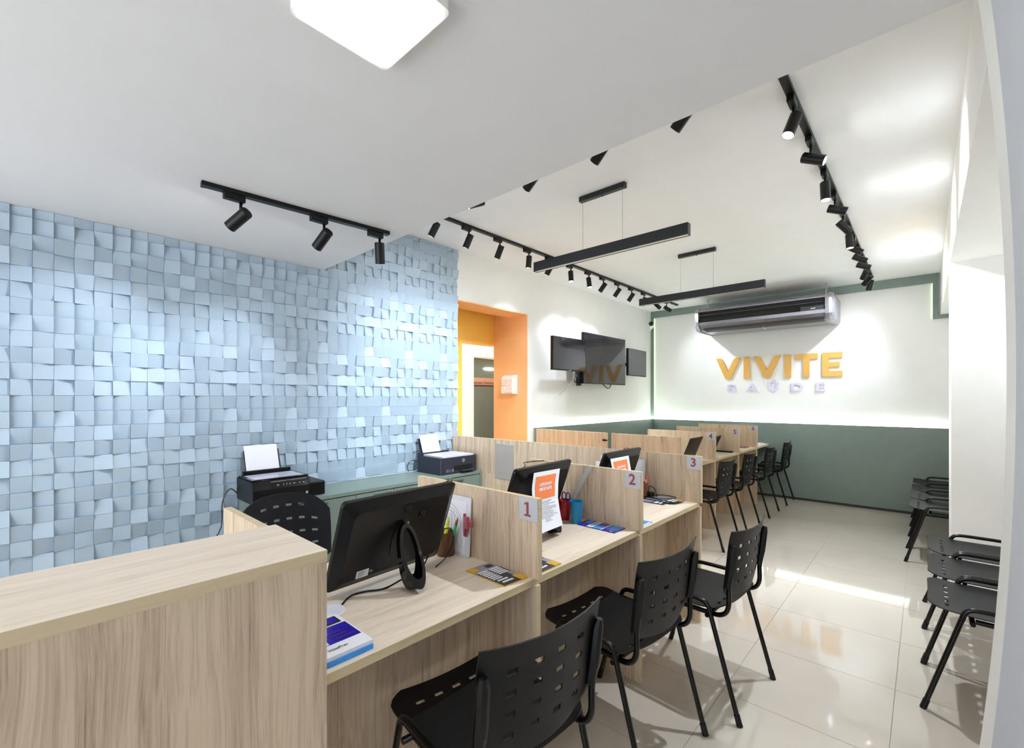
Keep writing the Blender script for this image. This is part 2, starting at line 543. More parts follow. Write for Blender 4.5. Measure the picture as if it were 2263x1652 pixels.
def led(name, bmf, m, label):
    bm = NB(); bmf(bm)
    o = obj(name, bm, m)
    return tag(o, label, 'light strip')
led('led_strip', lambda bm: box(bm, XL + 0.052, XR - 0.4, YB - 0.030, YB - 0.012, WZ + 0.0005, WZ + 0.012), M_LED, 'bright white light strip on top of the green wainscot, end wall')
led('led_strip', lambda bm: box(bm, XL + 0.008, XL + 0.024, 4.16, YB - 0.05, WZ + 0.0005, WZ + 0.012), M_LED, 'bright white light strip on the wainscot below the three screens')
led('led_strip', lambda bm: box(bm, XL + 0.0505, XL + 0.056, YB - 0.02, YB - 0.006, WZ + 0.02, 2.75), M_LEDSOFT, 'faint upright light strip at the left edge of the end panel')
led('led_strip', lambda bm: box(bm, 0.062, 0.0675, YB - 0.02, YB - 0.006, 2.34, 2.76), M_LEDSOFT, 'faint short upright light strip beside the ceiling beam')

# right side: beam, pillar, wall behind the chairs, near jamb
bm = NB(); box(bm, XBEAM, XR + 0.3, YS, YB, 2.38, ZH)
struct('trim_6', bm, M_WHITE, label='white ceiling beam along the right side')
bm = NB(); box(bm, XBEAM + 0.005, XR, 4.54, 4.95, 0, 2.38)
struct('trim_7', bm, M_WHITE, label='white pillar under the beam')
bm = NB(); box(bm, XR, XR + 0.2, 1.2, YB, 0, 2.38)
struct('wall_right', bm, M_WHITE)
def jamb(bm, y0, y1, thick):
    """plaster leaf whose face is very slightly hollow between floor and ceiling"""
    n = 24
    rows = []
    for k in range(n + 1):
        z = (ZL - 0.001) * k / n
        x = 0.1405 - 0.056 * (z - 1.45) ** 2
        rows.append([bm.verts.new(p) for p in ((x, y0, z), (x, y1, z), (0.14 + thick, y1, z), (0.14 + thick, y0, z))])
    for a, b in zip(rows, rows[1:]):
        for k in range(4):
            bm.faces.new((a[k], a[(k + 1) % 4], b[(k + 1) % 4], b[k]))
    bm.faces.new(list(reversed(rows[0]))); bm.faces.new(rows[-1])
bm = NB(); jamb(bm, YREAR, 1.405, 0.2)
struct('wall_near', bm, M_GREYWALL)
bm = NB(); jamb(bm, 1.4055, 1.555, 0.2)
struct('trim_8', bm, M_WHITE, label='white end strip of the near right wall')
bm = NB(); box(bm, 0.34, XR + 0.3, 1.2, 1.555, 0, ZL - 0.001)
struct('wall_return', bm, M_WHITE)

# ------------------------------------------------------------------ reception counter (near left)
OAK = [W_Z, W_EDGE]
OAKT = [W_TOP, W_EDGE]
ctr = thing('reception_counter', 'tall oak counter with thick top nearest the viewer', 'counter', (-1.19, -0.4, 0))
CY0, CY1 = -1.5, 0.487
bm = NB(); box(bm, -1.345, -1.03, CY0, CY1, 1.020, 1.046, 0, 1, 2)
obj('counter_top', bm, OAKT, ctr)
bm = NB(); box(bm, -1.05, -1.031, CY0 + 0.002, CY1 - 0.001, 0.0, 1.0198, 0, 1, 0)
obj('front_panel', bm, OAK, ctr)
bm = NB(); box(bm, -1.343, -1.325, CY0 + 0.002, CY1 - 0.025, 0.0, 1.0198, 0, 1, 0)
obj('back_panel', bm, OAK, ctr)
bm = NB(); box(bm, -1.70, -1.3455, 0.455, 0.477, 0.0, 1.04, 0, 1, 1)
box(bm, -1.3455, -1.0505, 0.464, 0.4865, 0.0, 1.0198, 0, 1, 1)
obj('end_panel', bm, OAK, ctr)

# ------------------------------------------------------------------ service desks
def desk(name, label, xf, xb, y0, y1, leg_back, digit, near_divider=False, div_to=None, first=False):
    """xf front edge, xb back edge; the divider with its number stands at y1"""
    t = thing(name, label, 'desk', ((xf + xb) / 2, (y0 + y1) / 2, 0), group='numbered service desks')
    bm = NB(); box(bm, xb, xf, y0 + 0.0003, y1 - 0.0003, 0.722, 0.747, 0, 1, 2)
    obj('desktop', bm, OAKT, t)
    if digit:
        xd = div_to if div_to is not None else xb
        bm = NB(); box(bm, xd, xf + 0.018, y1 - 0.022, y1 - 0.0005, 0.7472, 1.038, 0, 1, 1)
        if div_to is not None: box(bm, xd, xb - 0.0005, y1 - 0.022, y1 - 0.0005, 0.7219, 0.7471, 0, 1, 1)
        obj('divider', bm, OAK, t)
        bm = NB(); box(bm, xd, xf + 0.012, y1 - 0.022, y1 - 0.0005, 0.0, 0.7218, 0, 1, 1)
        obj('side_panel', bm, OAK, t)
        bm = NB(); box(bm, xf - 0.071, xf + 0.016, y1 - 0.0245, y1 - 0.0223, 0.953, 1.035)
        pl = obj('number_plate', bm, M_GREYPLATE, t)
        pl['label'] = 'grey square plate reading %s' % digit
        if digit == '1':
            bm = NB(); prism(bm, [(-.3, 0), (.3, 0), (.3, .13), (.1, .13), (.1, 1), (-.08, 1), (-.3, .9), (-.3, .78), (-.1, .84), (-.1, .13), (-.3, .13)], 0.0, 0.0005, lambda u, v, d: (u * 0.052, v * 0.052 - 0.026, d))
        else:
            bm = text_bm(digit, 0.074, 0.0004, 0.0017)
        bm = onto(bm, (xf - 0.030, y1 - 0.0250, 0.994), (1, 0, 0), (0, 0, 1))
        obj('digit', bm, M_RED, pl)
    if near_divider:
        bm = NB(); box(bm, xb, xf - 0.012, y0 + 0.0005, y0 + 0.02, 0.7472, 1.038, 0, 1, 1)
        obj('divider', bm, OAK, t)
        bm = NB(); box(bm, xb, xf - 0.012, y0 + 0.0005, y0 + 0.02, 0.0, 0.7218, 0, 1, 1)
        obj('side_panel', bm, OAK, t)
    bm = NB()
    box(bm, leg_back - 0.018, leg_back, y0 + (0.0205 if near_divider else 0.002), y1 - (0.0225 if digit else 0.002), 0.0, 0.7218, 0, 1, 0)
    obj('modesty_panel', bm, OAK, t)
    return t

desk('service_desk', 'oak service desk numbered 1 behind the nearest black chair', -1.043, -1.75, 0.488, 1.282, -1.245, '1')
desk('service_desk', 'oak service desk numbered 2 with the blue cup on it', -1.043, -1.75, 1.282, 2.082, -1.245, '2')
desk('service_desk', 'oak service desk numbered 3 whose long divider runs to the wall', -1.043, -1.75, 2.082, 2.885, -1.245, '3', div_to=-3.405)
XF2, XB2 = -1.655, -2.40
desk('service_desk', 'oak service desk numbered 4 in the far row, closest to the viewer', XF2, XB2, 4.150, 5.005, XF2 - 0.26, '4', near_divider=True)
desk('service_desk', 'oak service desk numbered 5 in the middle of the far row', XF2, XB2, 5.005, 5.835, XF2 - 0.26, '5')
desk('service_desk', 'oak service desk numbered 6 in the far row', XF2, XB2, 5.835, 6.62, XF2 - 0.26, '6')
desk('service_desk', 'unnumbered oak desk end against the green wall behind divider 6', XF2, XB2, 6.62, YF - 0.005, XF2 - 0.26, None)

# swing gate between the far row and the wall
gt = thing('half_gate', 'low oak gate panel between the far desks and the TV wall', 'gate', (-2.91, 4.16, 0))
bm = NB(); box(bm, -3.405, -2.452, 4.15, 4.17, 0.10, 1.038, 0, 1, 1)
obj('gate_panel', bm, OAK, gt)
bm = NB(); box(bm, -3.41, -3.395, 4.150, 4.170, 0.0, 0.0995)
obj('gate_post', bm, OAK, gt)
bm = NB(); box(bm, -2.50, -2.445, 4.136, 4.1495, 0.955, 0.968); lathe(bm, [(0, -0.01), (0.011, -0.01), (0.011, 0.012), (0, 0.012)], 10, (-2.48, 4.138, 0.961))
obj('latch', bm, M_BLACK, gt)

# ------------------------------------------------------------------ sage credenza
cz = thing('credenza', 'low sage green cabinet along the relief wall', 'cabinet', (-3.19, 1.93, 0))
KX0, KX1, KY0, KY1, KZ = -3.403, -2.985, 1.0, 2.855, 0.742
bm = NB(); box(bm, KX0, KX1, KY0, KY1, KZ - 0.025, KZ, bev=0.0015); obj('cabinet_top', bm, M_CRED, cz)
bm = NB()
box(bm, KX0, KX1 - 0.002, KY0 + 0.001, KY0 + 0.02, 0.0, KZ - 0.0255)
box(bm, KX0, KX1 - 0.002, KY1 - 0.02, KY1 - 0.001, 0.0, KZ - 0.0255)
box(bm, KX0, KX1 - 0.03, KY0 + 0.02, KY1 - 0.02, 0.05, KZ - 0.0255)
obj('carcass', bm, M_CRED, cz)
DRY = [KY0 + 0.021, 1.622, 1.931, 2.24, KY1 - 0.021]
for i in range(4):
    y0, y1 = DRY[i] + 0.002, DRY[i + 1] - 0.002
    rows = [(0.40, KZ - 0.032), (0.07, 0.396)] if i in (0, 3) else [(0.07, KZ - 0.032)]
    for z0, z1 in rows:
        bm = NB(); box(bm, KX1 - 0.021, KX1 - 0.002, y0, y1, z0, z1, bev=0.001)
        fr = obj('drawer' if i in (0, 3) else 'cabinet_door', bm, M_CRED, cz)
        if i in (0, 3): h0, h1 = (y0 + y1) / 2 - 0.09, (y0 + y1) / 2 + 0.09
        elif i == 1: h0, h1 = y1 - 0.17, y1 - 0.02
        else: h0, h1 = y0 + 0.02, y0 + 0.17
        bm = NB(); box(bm, KX1 - 0.0018, KX1 + 0.012, h0, h1, z1 - 0.020, z1 - 0.016)
        box(bm, KX1 + 0.010, KX1 + 0.013, h0, h1, z1 - 0.028, z1 - 0.016)
        obj('handle', bm, mat('handle_green', (84, 92, 84), 0.4), fr)

# ------------------------------------------------------------------ printers
pt = thing('printer', 'black tank printer with side ink tank and loaded paper, by the counter', 'printer', (-3.18, 1.17, KZ))
bm = NB()
prism(bm, [(-3.33, KZ + 0.0005), (-3.045, KZ + 0.0005), (-3.03, KZ + 0.012), (-3.035, KZ + 0.085), (-3.052, KZ + 0.138), (-3.33, KZ + 0.140)], 0.967, 1.317, lambda u, v, d: (u, d, v))
obj('body', bm, M_BLACK, pt)
bm = NB(); box(bm, -3.325, -3.055, 0.972, 1.312, KZ + 0.1405, KZ + 0.150, bev=0.003)
lid = obj('scanner_lid', bm, M_GLOSS, pt)
bm = NB(); box(bm, -3.275, -3.065, 0.99, 1.285, KZ + 0.1503, KZ + 0.1515)
obj('document', bm, M_SCANGLASS, lid)
bm = NB(); box(bm, -3.27, -3.045, 1.3175, 1.425, KZ + 0.0005, KZ + 0.095, bev=0.008)
obj('ink_tank', bm, M_BLACK, pt)
def slab(bm, p0, p1, p2, th, mi=0):
    """thin board from three corners (p0, p1 along the width, p2 along the height)"""
    p0, p1, p2 = Vector(p0), Vector(p1), Vector(p2)
    n = (p1 - p0).cross(p2 - p0).normalized() * th
    q = [p0, p1, p1 + p2 - p0, p2]
    a = [bm.verts.new(p) for p in q]; b = [bm.verts.new(p + n) for p in q]
    fs = [bm.faces.new(a), bm.faces.new(list(reversed(b)))]
    for i in range(4): fs.append(bm.faces.new((a[i], b[i], b[(i + 1) % 4], a[(i + 1) % 4])))
    for f in fs: f.material_index = mi
bm = NB()
slab(bm, (-3.325, 1.02, KZ + 0.13), (-3.325, 1.245, KZ + 0.13), (-3.392, 1.02, KZ + 0.30), 0.006)
box(bm, -3.345, -3.315, 1.0, 1.30, KZ + 0.125, KZ + 0.172)
tr = obj('paper_tray', bm, M_BLACK, pt)
bm = NB(); slab(bm, (-3.338, 1.025, KZ + 0.172), (-3.338, 1.233, KZ + 0.172), (-3.386, 1.022, KZ + 0.336), 0.003)
obj('paper', bm, M_PAPER, tr)
bm = NB()
slab(bm, (-3.0335, 1.075, KZ + 0.085), (-3.0335, 1.30, KZ + 0.085), (-3.0495, 1.075, KZ + 0.128), -0.003)
cp = obj('control_panel', bm, M_GLOSS, pt)
bm = NB(); box(bm, -3.046, -3.0435, 1.075, 1.295, KZ + 0.1275, KZ + 0.1300)
for k, (yy, w) in enumerate(((1.115, .014), (1.15, .006), (1.17, .006), (1.19, .006), (1.215, .010), (1.25, .006), (1.275, .010))):
    box(bm, -3.0405, -3.0375, yy - w / 2, yy + w / 2, KZ + 0.103, KZ + 0.108)
obj('buttons', bm, mat('panel_print', (190, 190, 196), 0.4), cp)
bm = NB(); box(bm, -3.0305, -3.027, 1.05, 1.25, KZ + 0.012, KZ + 0.018); obj('output_slot', bm, M_GLOSS, pt)
bm = NB(); box(bm, -3.0325, -3.030, 1.288, 1.300, KZ + 0.028, KZ + 0.042)
st = obj('sticker', bm, M_PAPER, pt)
bm = NB(); box(bm, -3.030, -3.0292, 1.291, 1.297, KZ + 0.032, KZ + 0.038); obj('sticker_mark', bm, M_DARKPRINT, st)
bm = NB(); box(bm, -3.044, -3.0395, 1.165, 1.19, KZ + 0.130, KZ + 0.136); obj('badge', bm, M_CHROME, pt)

pt = thing('printer', 'slate grey printer with round badge beside the long divider', 'printer', (-3.2, 2.62, KZ))
bm = NB()
prism(bm, rrect(0.345, 0.418, 0.02, 4, -3.195, 2.623), KZ + 0.0005, KZ + 0.145, lambda u, v, d: (u, v, d))
obj('body', bm, M_PRINTER2, pt)
bm = NB(); prism(bm, rrect(0.29, 0.36, 0.02, 4, -3.175, 2.623), KZ + 0.1453, KZ + 0.156, lambda u, v, d: (u, v, d))
obj('scanner_lid', bm, M_SCANGLASS, pt)
bm = NB()
slab(bm, (-3.345, 2.44, KZ + 0.146), (-3.345, 2.65, KZ + 0.146), (-3.39, 2.44, KZ + 0.29), 0.005)
box(bm, -3.36, -3.335, 2.42, 2.76, KZ + 0.146, KZ + 0.168)
tr = obj('paper_tray', bm, M_PRINTER2, pt)
bm = NB(); slab(bm, (-3.330, 2.452, KZ + 0.168), (-3.330, 2.652, KZ + 0.168), (-3.375, 2.445, KZ + 0.322), 0.003)
obj('paper', bm, M_PAPER, tr)
bm = NB(); box(bm, -3.0222, -3.0205, 2.56, 2.77, KZ + 0.03, KZ + 0.07)
obj('output_slot', bm, mat('slot_black', (4, 4, 5), 0.6), pt)
bm = NB(); box(bm, -3.022, -2.965, 2.62, 2.77, KZ + 0.022, KZ + 0.027, bev=0.001); obj('output_tray', bm, M_PRINTER2, pt)
bm = NB()
ang = [2 * math.pi * k / 20 for k in range(20)]
prism(bm, [(2.665 + 0.016 * math.cos(a), KZ + 0.108 + 0.016 * math.sin(a)) for a in ang], -3.0222, -3.0205, lambda u, v, d: (d, u, v))
bd = obj('badge', bm, mat('badge_grey', (150, 152, 160), 0.3), pt)
bm = onto(text_bm('hp', 0.021, 0.0003, 0.0003), (-3.0200, 2.665, KZ + 0.107), (0, 1, 0), (0, 0, 1))
obj('badge_lettering', bm, M_PRINTER2, bd)
for k, m in enumerate((M_GREYPRINT, M_MAGCYAN, M_PINK, M_GOLDPRINT)):
    bm = NB(); box(bm, -3.0222, -3.0208, 2.475 + 0.022 * k, 2.482 + 0.022 * k, KZ + 0.02, KZ + 0.045)
    obj('ink_gauge', bm, m, pt)

def cable(name, label, pts, r=0.0025, m=None, cat='cable'):
    bm = NB(); tube(bm, smoothpath(pts, 5), r, 6)
    b = Vector(pts[0])
    return tag(obj(name, bm, m or M_TUBE, base=b), label, cat)
cable('power_cable', 'black cable looping off the back of the tank printer', [(-3.345, 0.975, KZ + .03), (-3.38, 0.94, KZ + .06), (-3.39, 0.90, KZ - 0.02), (-3.395, 0.88, KZ - 0.22), (-3.39, 0.70, KZ - 0.36), (-3.39, 0.5, KZ - 0.45)], 0.004)
cable('power_cable', 'pale cable lying beside the slate printer', [(-3.375, 2.44, KZ + .02), (-3.36, 2.38, KZ + .006), (-3.38, 2.30, KZ + .005), (-3.385, 2.1, KZ + 0.005), (-3.39, 1.8, KZ + .004)], 0.003, M_CABLEW)
cable('power_cable', 'black cable hanging at the slate printer left side', [(-3.378, 2.43, KZ + .09), (-3.385, 2.36, KZ + .10), (-3.39, 2.33, KZ + .05), (-3.385, 2.34, KZ + 0.006)], 0.003)

# grey sheet on the long divider
hs_ = thing('document_sheet', 'grey translucent sheet holder taped on divider 3', 'sheet', (-2.705, 2.862, 0.695))
bm = NB(); box(bm, -2.816, -2.594, 2.8590, 2.8618, 0.695, 0.997)
obj('sheet', bm, mat('grey_acrylic', (174, 167, 160), 0.25, var=0.04, scale=200), hs_)
bm = NB(); box(bm, -2.818, -2.592, 2.8580, 2.8589, 0.697, 0.700); box(bm, -2.818, -2.592, 2.8580, 2.8589, 0.985, 0.988)
obj('tape', bm, M_CLEAR, hs_)

# ------------------------------------------------------------------ all-in-one computers (backs towards us)
MON = {}
def monitor(label, loc, rotz, stickers=False):
    """local: screen looks -y, back looks +y; tilted so the top leans to +y"""
    t = thing('desktop_computer', label, 'computer', loc, rotz, 'all in one computers on the near desks')
    th = math.radians(20)
    def P(x, h, d):   # along width, up the back, out of the back
        return Vector((x, -0.118 + h * math.sin(th) + d * math.cos(th), 0.028 + h * math.cos(th) - d * math.sin(th)))
    Wd, Hh = 0.47, 0.325
    bm = NB()
    prism(bm, rrect(Wd, Hh, 0.016, 4, 0, Hh / 2), -0.004, 0.010, lambda u, v, d: P(u, v, d))
    a = [bm.verts.new(P(u, v, 0.010)) for u, v in rrect(Wd - 0.004, Hh - 0.004, 0.016, 4, 0, Hh / 2)]
    b = [bm.verts.new(P(u, v, 0.030)) for u, v in rrect(Wd - 0.07, Hh - 0.07, 0.03, 4, 0, Hh / 2)]
    for i in range(len(a)):
        f = bm.faces.new((a[i], a[(i + 1) % len(a)], b[(i + 1) % len(a)], b[i])); f.smooth = True
    bm.faces.new(b)
    obj('back_shell', bm, mat('monitor_black', (5, 5, 6), 0.32, spec=0.35, var=0.05), t, local=True)
    bm = NB(); prism(bm, rrect(Wd - 0.02, Hh - 0.03, 0.006, 3, 0, Hh / 2 + 0.006), -0.0055, -0.0041, lambda u, v, d: P(u, v, d))
    obj('screen', bm, M_SCREEN, t, local=True)
    # oval hoop foot
    top, bot = P(0.0, 0.215, 0.036), Vector((0, 0.056, 0.006))
    ax = (top - bot); ln = ax.length; ax.normalize()
    c = (top + bot) / 2
    nrm = Vector((1, 0, 0)).cross(ax).normalized()
    bm = NB()
    rings = []
    N = 40
    for k in range(N):
        a_ = 2 * math.pi * k / N
        ce = math.cos(a_); se = math.sin(a_)
        thick = 0.015 + 0.014 * max(0.0, -ce) ** 2
        o_ = c + ax * (ce * ln / 2) + Vector((1, 0, 0)) * (se * 0.043)
        i_ = c + ax * (ce * (ln / 2 - thick) + (0.004 if ce < 0 else 0)) + Vector((1, 0, 0)) * (se * (0.043 - 0.013))
        dpt = nrm * (0.010 + 0.020 * max(0.0, -ce))
        rings.append([bm.verts.new(o_ + dpt), bm.verts.new(i_ + dpt), bm.verts.new(i_ - dpt), bm.verts.new(o_ - dpt)])
    for k in range(N):
        A, B = rings[k], rings[(k + 1) % N]
        for q in range(4):
            f = bm.faces.new((A[q], A[(q + 1) % 4], B[(q + 1) % 4], B[q])); f.smooth = True
    lo = min(v.co.z for v in bm.verts)
    for v in bm.verts:
        if v.co.z < 0.0006: v.co.z = 0.0006
    obj('hoop_stand', bm, M_GLOSS, t, local=True)
    bm = NB(); prism(bm, [(0.034 * math.cos(q), 0.145 + 0.075 * math.sin(q)) for q in ang], 0.029, 0.0325, lambda u, v, d: P(u, v, d))
    obj('hoop_recess', bm, M_BLACK, t, local=True)
    bm = NB(); box(bm, -0.009, 0.009, -0.006, 0.006, 0, 0.03)
    for v in bm.verts: v.co = P(v.co.x - 0.01, 0.215 + v.co.y, 0.030 + v.co.z * 0.35)
    obj('hinge', bm, M_CHROME, t, local=True)
    if stickers:
        def patch(x, h, w, hh, m, name, d=0.0105):
            bm = NB(); prism(bm, rrect(w, hh, 0.001, 1, x, h), d, d + 0.0012, lambda u, v, dd: P(u, v, dd))
            return obj(name, bm, m, t, local=True)
        lab = patch(0.125, 0.052, 0.046, 0.028, M_PAPER, 'data_label', 0.0306)
        bm = NB()
        for k, (w0, w1) in enumerate(((-.018, .004), (-.018, .012), (-.018, .002), (-.018, .008), (-.018, -.004))):
            prism(bm, rrect(w1 - w0, 0.0016, 0.0004, 1, 0.125 - (w0 + w1) / 2, 0.0615 - 0.0045 * k), 0.0319, 0.0322, lambda u, v, dd: P(u, v, dd))
        obj('label_print', bm, M_INK, lab, local=True)
        patch(0.092, 0.052, 0.012, 0.009, mat('small_label', (120, 124, 140), 0.5), 'small_label', 0.0306)
        for hh_, m_ in ((0.30, M_CHROME), (0.165, M_GOLDPRINT), (0.03, M_CHROME)):
            s_ = patch(0.218, hh_, 0.012, 0.012, M_PAPER, 'corner_sticker', 0.0125)
            bm = NB(); prism(bm, rrect(0.005, 0.006, 0.0005, 1, 0.218, hh_), 0.0138, 0.0142, lambda u, v, dd: P(u, v, dd))
            obj('sticker_print', bm, M_DARKPRINT, s_, local=True)
        patch(-0.01, 0.27, 0.03, 0.03, M_GLOSS, 'port_cover', 0.0306)
        patch(-0.08, 0.235, 0.03, 0.03, M_GLOSS, 'port_cover', 0.0306)
    return t, P
DZT = 0.747
m1, PM = monitor('black all in one computer on desk 1 with a white data label on its back', (-1.325, 0.905, DZT), math.radians(-90 + 3), True)
m2, _ = monitor('black all in one computer on desk 2 behind the hanging notice', (-1.362, 1.733, DZT), math.radians(-90 + 3))
m3, _ = monitor('black all in one computer on desk 3, topmost corner above divider 2', (-1.365, 2.515, DZT), math.radians(-90 + 1))

def notice(label, pts, hdr, loc):
    """A4 notice: sheet bent along its height; pts = list of (left, right) world points from top to bottom"""
    t = thing('paper_notice', label, 'notice', loc)
    n = len(pts)
    def S(u, v, d=0.0):
        k = v * (n - 1); i = min(int(k), n - 2); f = k - i
        L = Vector(pts[i][0]).lerp(Vector(pts[i + 1][0]), f); R = Vector(pts[i][1]).lerp(Vector(pts[i + 1][1]), f)
        return L.lerp(R, u) + Vector((d, -0.3 * d, 0))
    def sheet(bm, u0, u1, v0, v1, d, nv=10, cut=0.0):
        rows = []
        for k in range(nv + 1):
            v = v0 + (v1 - v0) * k / nv
            rows.append([bm.verts.new(S(u0, v, d)), bm.verts.new(S(u1, v, d)), bm.verts.new(S(u1, v, d - 0.0006)), bm.verts.new(S(u0, v, d - 0.0006))])
        for a, b in zip(rows, rows[1:]):
            for q in range(4): bm.faces.new((a[q], a[(q + 1) % 4], b[(q + 1) % 4], b[q]))
        bm.faces.new(rows[0]); bm.faces.new(list(reversed(rows[-1])))
    bm = NB(); sheet(bm, 0, 1, 0, 1, 0.0, 14); sh = obj('sheet', bm, M_PAPER, t)
    bm = NB(); sheet(bm, 0.10, 0.86, 0.075, 0.45, 0.0014, 8); hd = obj('header_block', bm, M_ORPRINT, t)
    for r_, (w_, vv) in enumerate((('COMUNICADO', 0.225), ('IMPORTANTE', 0.30))):
        bm = text_bm(w_, 0.052, 0.0, 0.002, 0.62)
        xs = [v.co.x for v in bm.verts]; x0, x1 = min(xs), max(xs); ymx = 2 * max(abs(v.co.y) for v in bm.verts)
        for v in bm.verts:
            u = 0.26 + 0.46 * (v.co.x - x0) / (x1 - x0)
            v.co = S(u, vv - 0.058 * v.co.y / ymx, 0.0026)
        obj('lettering', bm, M_PAPER, hd)
    bm = NB()
    rr = random.Random(3)
    for k, (a, b) in enumerate(((.35, .78), (.45, .68), (.3, .9), (.45, .65), (.3, .92), (.28, .92), (.3, .72), (.3, .8), (.28, .78), (.28, .94), (.3, .76), (.44, .62), (.46, .58), (.42, .66))):
        v = 0.49 + 0.024 * k
        sheet(bm, a - 0.12, b - 0.06, v, v + 0.005, 0.0012, 1)
    obj('print_lines', bm, M_INK, t)
    return t
notice('white notice with orange COMUNICADO header hanging on the computer of desk 2',
       [((-1.330, 1.604, 1.055), (-1.335, 1.812, 1.052)), ((-1.318, 1.575, 0.99), (-1.322, 1.780, 0.99)), ((-1.300, 1.560, 0.92), (-1.305, 1.755, 0.92)), ((-1.272, 1.560, 0.85), (-1.280, 1.740, 0.85)), ((-1.250, 1.565, 0.803), (-1.262, 1.735, 0.801))], None, (-1.335, 1.74, 1.05))
notice('white notice with orange header standing behind divider 2',
       [((-1.335, 2.30, 1.05), (-1.335, 2.515, 1.05)), ((-1.322, 2.298, 0.99), (-1.322, 2.51, 0.99)), ((-1.30, 2.295, 0.92), (-1.30, 2.50, 0.92)), ((-1.275, 2.29, 0.85), (-1.275, 2.49, 0.85)), ((-1.255, 2.285, 0.80), (-1.255, 2.48, 0.80))], None, (-1.335, 2.44, 1.05))

# ------------------------------------------------------------------ things on desk 1
def pencil_cup(name, label, x, y, r, h, m, cat='cup', r2=None, z=DZT):
    bm = NB(); r2 = r2 or r
    lathe(bm, [(0, 0.0005), (r2, 0.0005), (r, h), (r * 0.93, h), (r2 * 0.92, 0.004), (0, 0.004)], 24, (x, y, z))
    return tag(obj(name, bm, m, base=(x, y, z)), label, cat)
pencil_cup('pen_cup', 'bronze mesh pen cup holding markers beside the computer of desk 1', -1.478, 1.205, 0.036, 0.098, M_MESHCUP)
def pen(name, label, p0, p1, r, m, tipm=None, cat='pen'):
    p0, p1 = Vector(p0), Vector(p1)
    t = thing(name, label, cat, p0)
    bm = NB(); tube(bm, [p0, p0.lerp(p1, 0.8)], r, 8); obj('barrel', bm, m, t)
    bm = NB(); tube(bm, [p0.lerp(p1, 0.801), p0.lerp(p1, 0.9), p1], [r * 0.95, r * 0.8, r * 0.3], 8); obj('tip', bm, tipm or m, t)
pen('highlighter', 'yellow highlighter leaning in the bronze pen cup', (-1.485, 1.190, DZT + .006), (-1.462, 1.208, DZT + .155), 0.0075, M_YEL)
pen('marker', 'green marker with red tip in the bronze pen cup', (-1.475, 1.215, DZT + .006), (-1.425, 1.226, DZT + .158), 0.006, M_GRN, M_RED)
pen('pen', 'brown pen in the bronze pen cup', (-1.495, 1.203, DZT + .006), (-1.508, 1.200, DZT + .15), 0.004, M_BROWNPEN)
pen('pen', 'purple pen in the bronze pen cup', (-1.470, 1.200, DZT + .006), (-1.475, 1.216, DZT + .155), 0.004, M_PURP)
# clipboard with a sketch, leaning on divider 1
def clipboard(label, x0, x1, yb, z0, z1, sketch=True, lean=0.012):
    t = thing('clipboard', label, 'clipboard', ((x0 + x1) / 2, yb, z0))
    def S(x, z, d): return Vector((x, yb - d + lean * (z - z0) / (z1 - z0), z))
    bm = NB(); prism(bm, rrect(x1 - x0, z1 - z0, 0.008, 3, (x0 + x1) / 2, (z0 + z1) / 2), 0.0, 0.004, lambda u, v, d: S(u, v, d)); obj('board', bm, mat('clipboard_white', (224, 226, 232), 0.3), t)
    bm = NB(); prism(bm, rrect(x1 - x0 - 0.03, z1 - z0 - 0.03, 0.002, 2, (x0 + x1) / 2 - 0.01, (z0 + z1) / 2 - 0.004), 0.0045, 0.0055, lambda u, v, d: S(u, v, d))
    pp = obj('paper', bm, M_PAPER, t)
    if sketch:
        bm = NB(); rr = random.Random(5)
        xs = x1 - x0
        for k in range(16):
            xx = x0 + 0.02 + (xs - 0.06) * k / 15
            zt = z1 - 0.05 - 0.03 * rr.random() - 0.10 * (k / 15) ** 3
            pts = [S(xx + 0.003 * rr.uniform(-1, 1), z0 + 0.03 + (zt - z0 - 0.03) * q / 4, 0.0058) for q in range(5)]
            tube(bm, pts, 0.0006, 4, mi=0 if k % 4 else 1)
        for q in range(3):
            pts = [S(x0 + 0.02 + (xs - 0.05) * s / 8, z1 - 0.035 - 0.015 * q - 0.10 * (s / 8) ** 3, 0.0058) for s in range(9)]
            tube(bm, pts, 0.0007, 4, mi=0)
        obj('sketch', bm, [mat('pencil_line', (110, 112, 134), 0.7), M_GOLDPRINT], pp)
    return t
clipboard('white clipboard with a line drawing leaning on divider 1', -1.565, -1.372, 1.244, DZT + 0.001, 0.99)
cl = thing('hair_clip', 'dusty pink claw clip gripping the clipboard edge by divider 1', 'clip', (-1.385, 1.235, 0.85))
CLIP = (0.012, 0, 0.024)
bm = NB()
box(bm, -1.400, -1.375, 1.222, 1.2345, 0.845, 0.895, bev=0.003)
for k in range(4): tube(bm, [(-1.384 - 0.006 * k, 1.2365, 0.845), (-1.386 - 0.006 * k, 1.233, 0.825), (-1.386 - 0.006 * k, 1.229, 0.812)], 0.0022, 6)
obj('jaw', bm, M_PINK, cl)
bm = NB(); box(bm, -1.3745, -1.352, 1.224, 1.236, 0.858, 0.884, bev=0.004); tube(bm, [(-1.363, 1.223, 0.871), (-1.363, 1.238, 0.871)], 0.008, 10)
obj('spring', bm, M_PINK, cl)
bm = NB(); box(bm, -1.402, -1.395, 1.224, 1.2335, 0.815, 0.905); obj('bar', bm, M_PINK, cl)
cl.location = Vector(cl.location) + Vector(CLIP)
cable('power_cable', 'black cable rising over divider 1 behind the computer', [(-1.44, 1.12, 0.86), (-1.48, 1.17, 0.99), (-1.50, 1.215, 1.035), (-1.52, 1.26, 1.046), (-1.55, 1.30, 1.03), (-1.56, 1.33, 0.9)], 0.003)
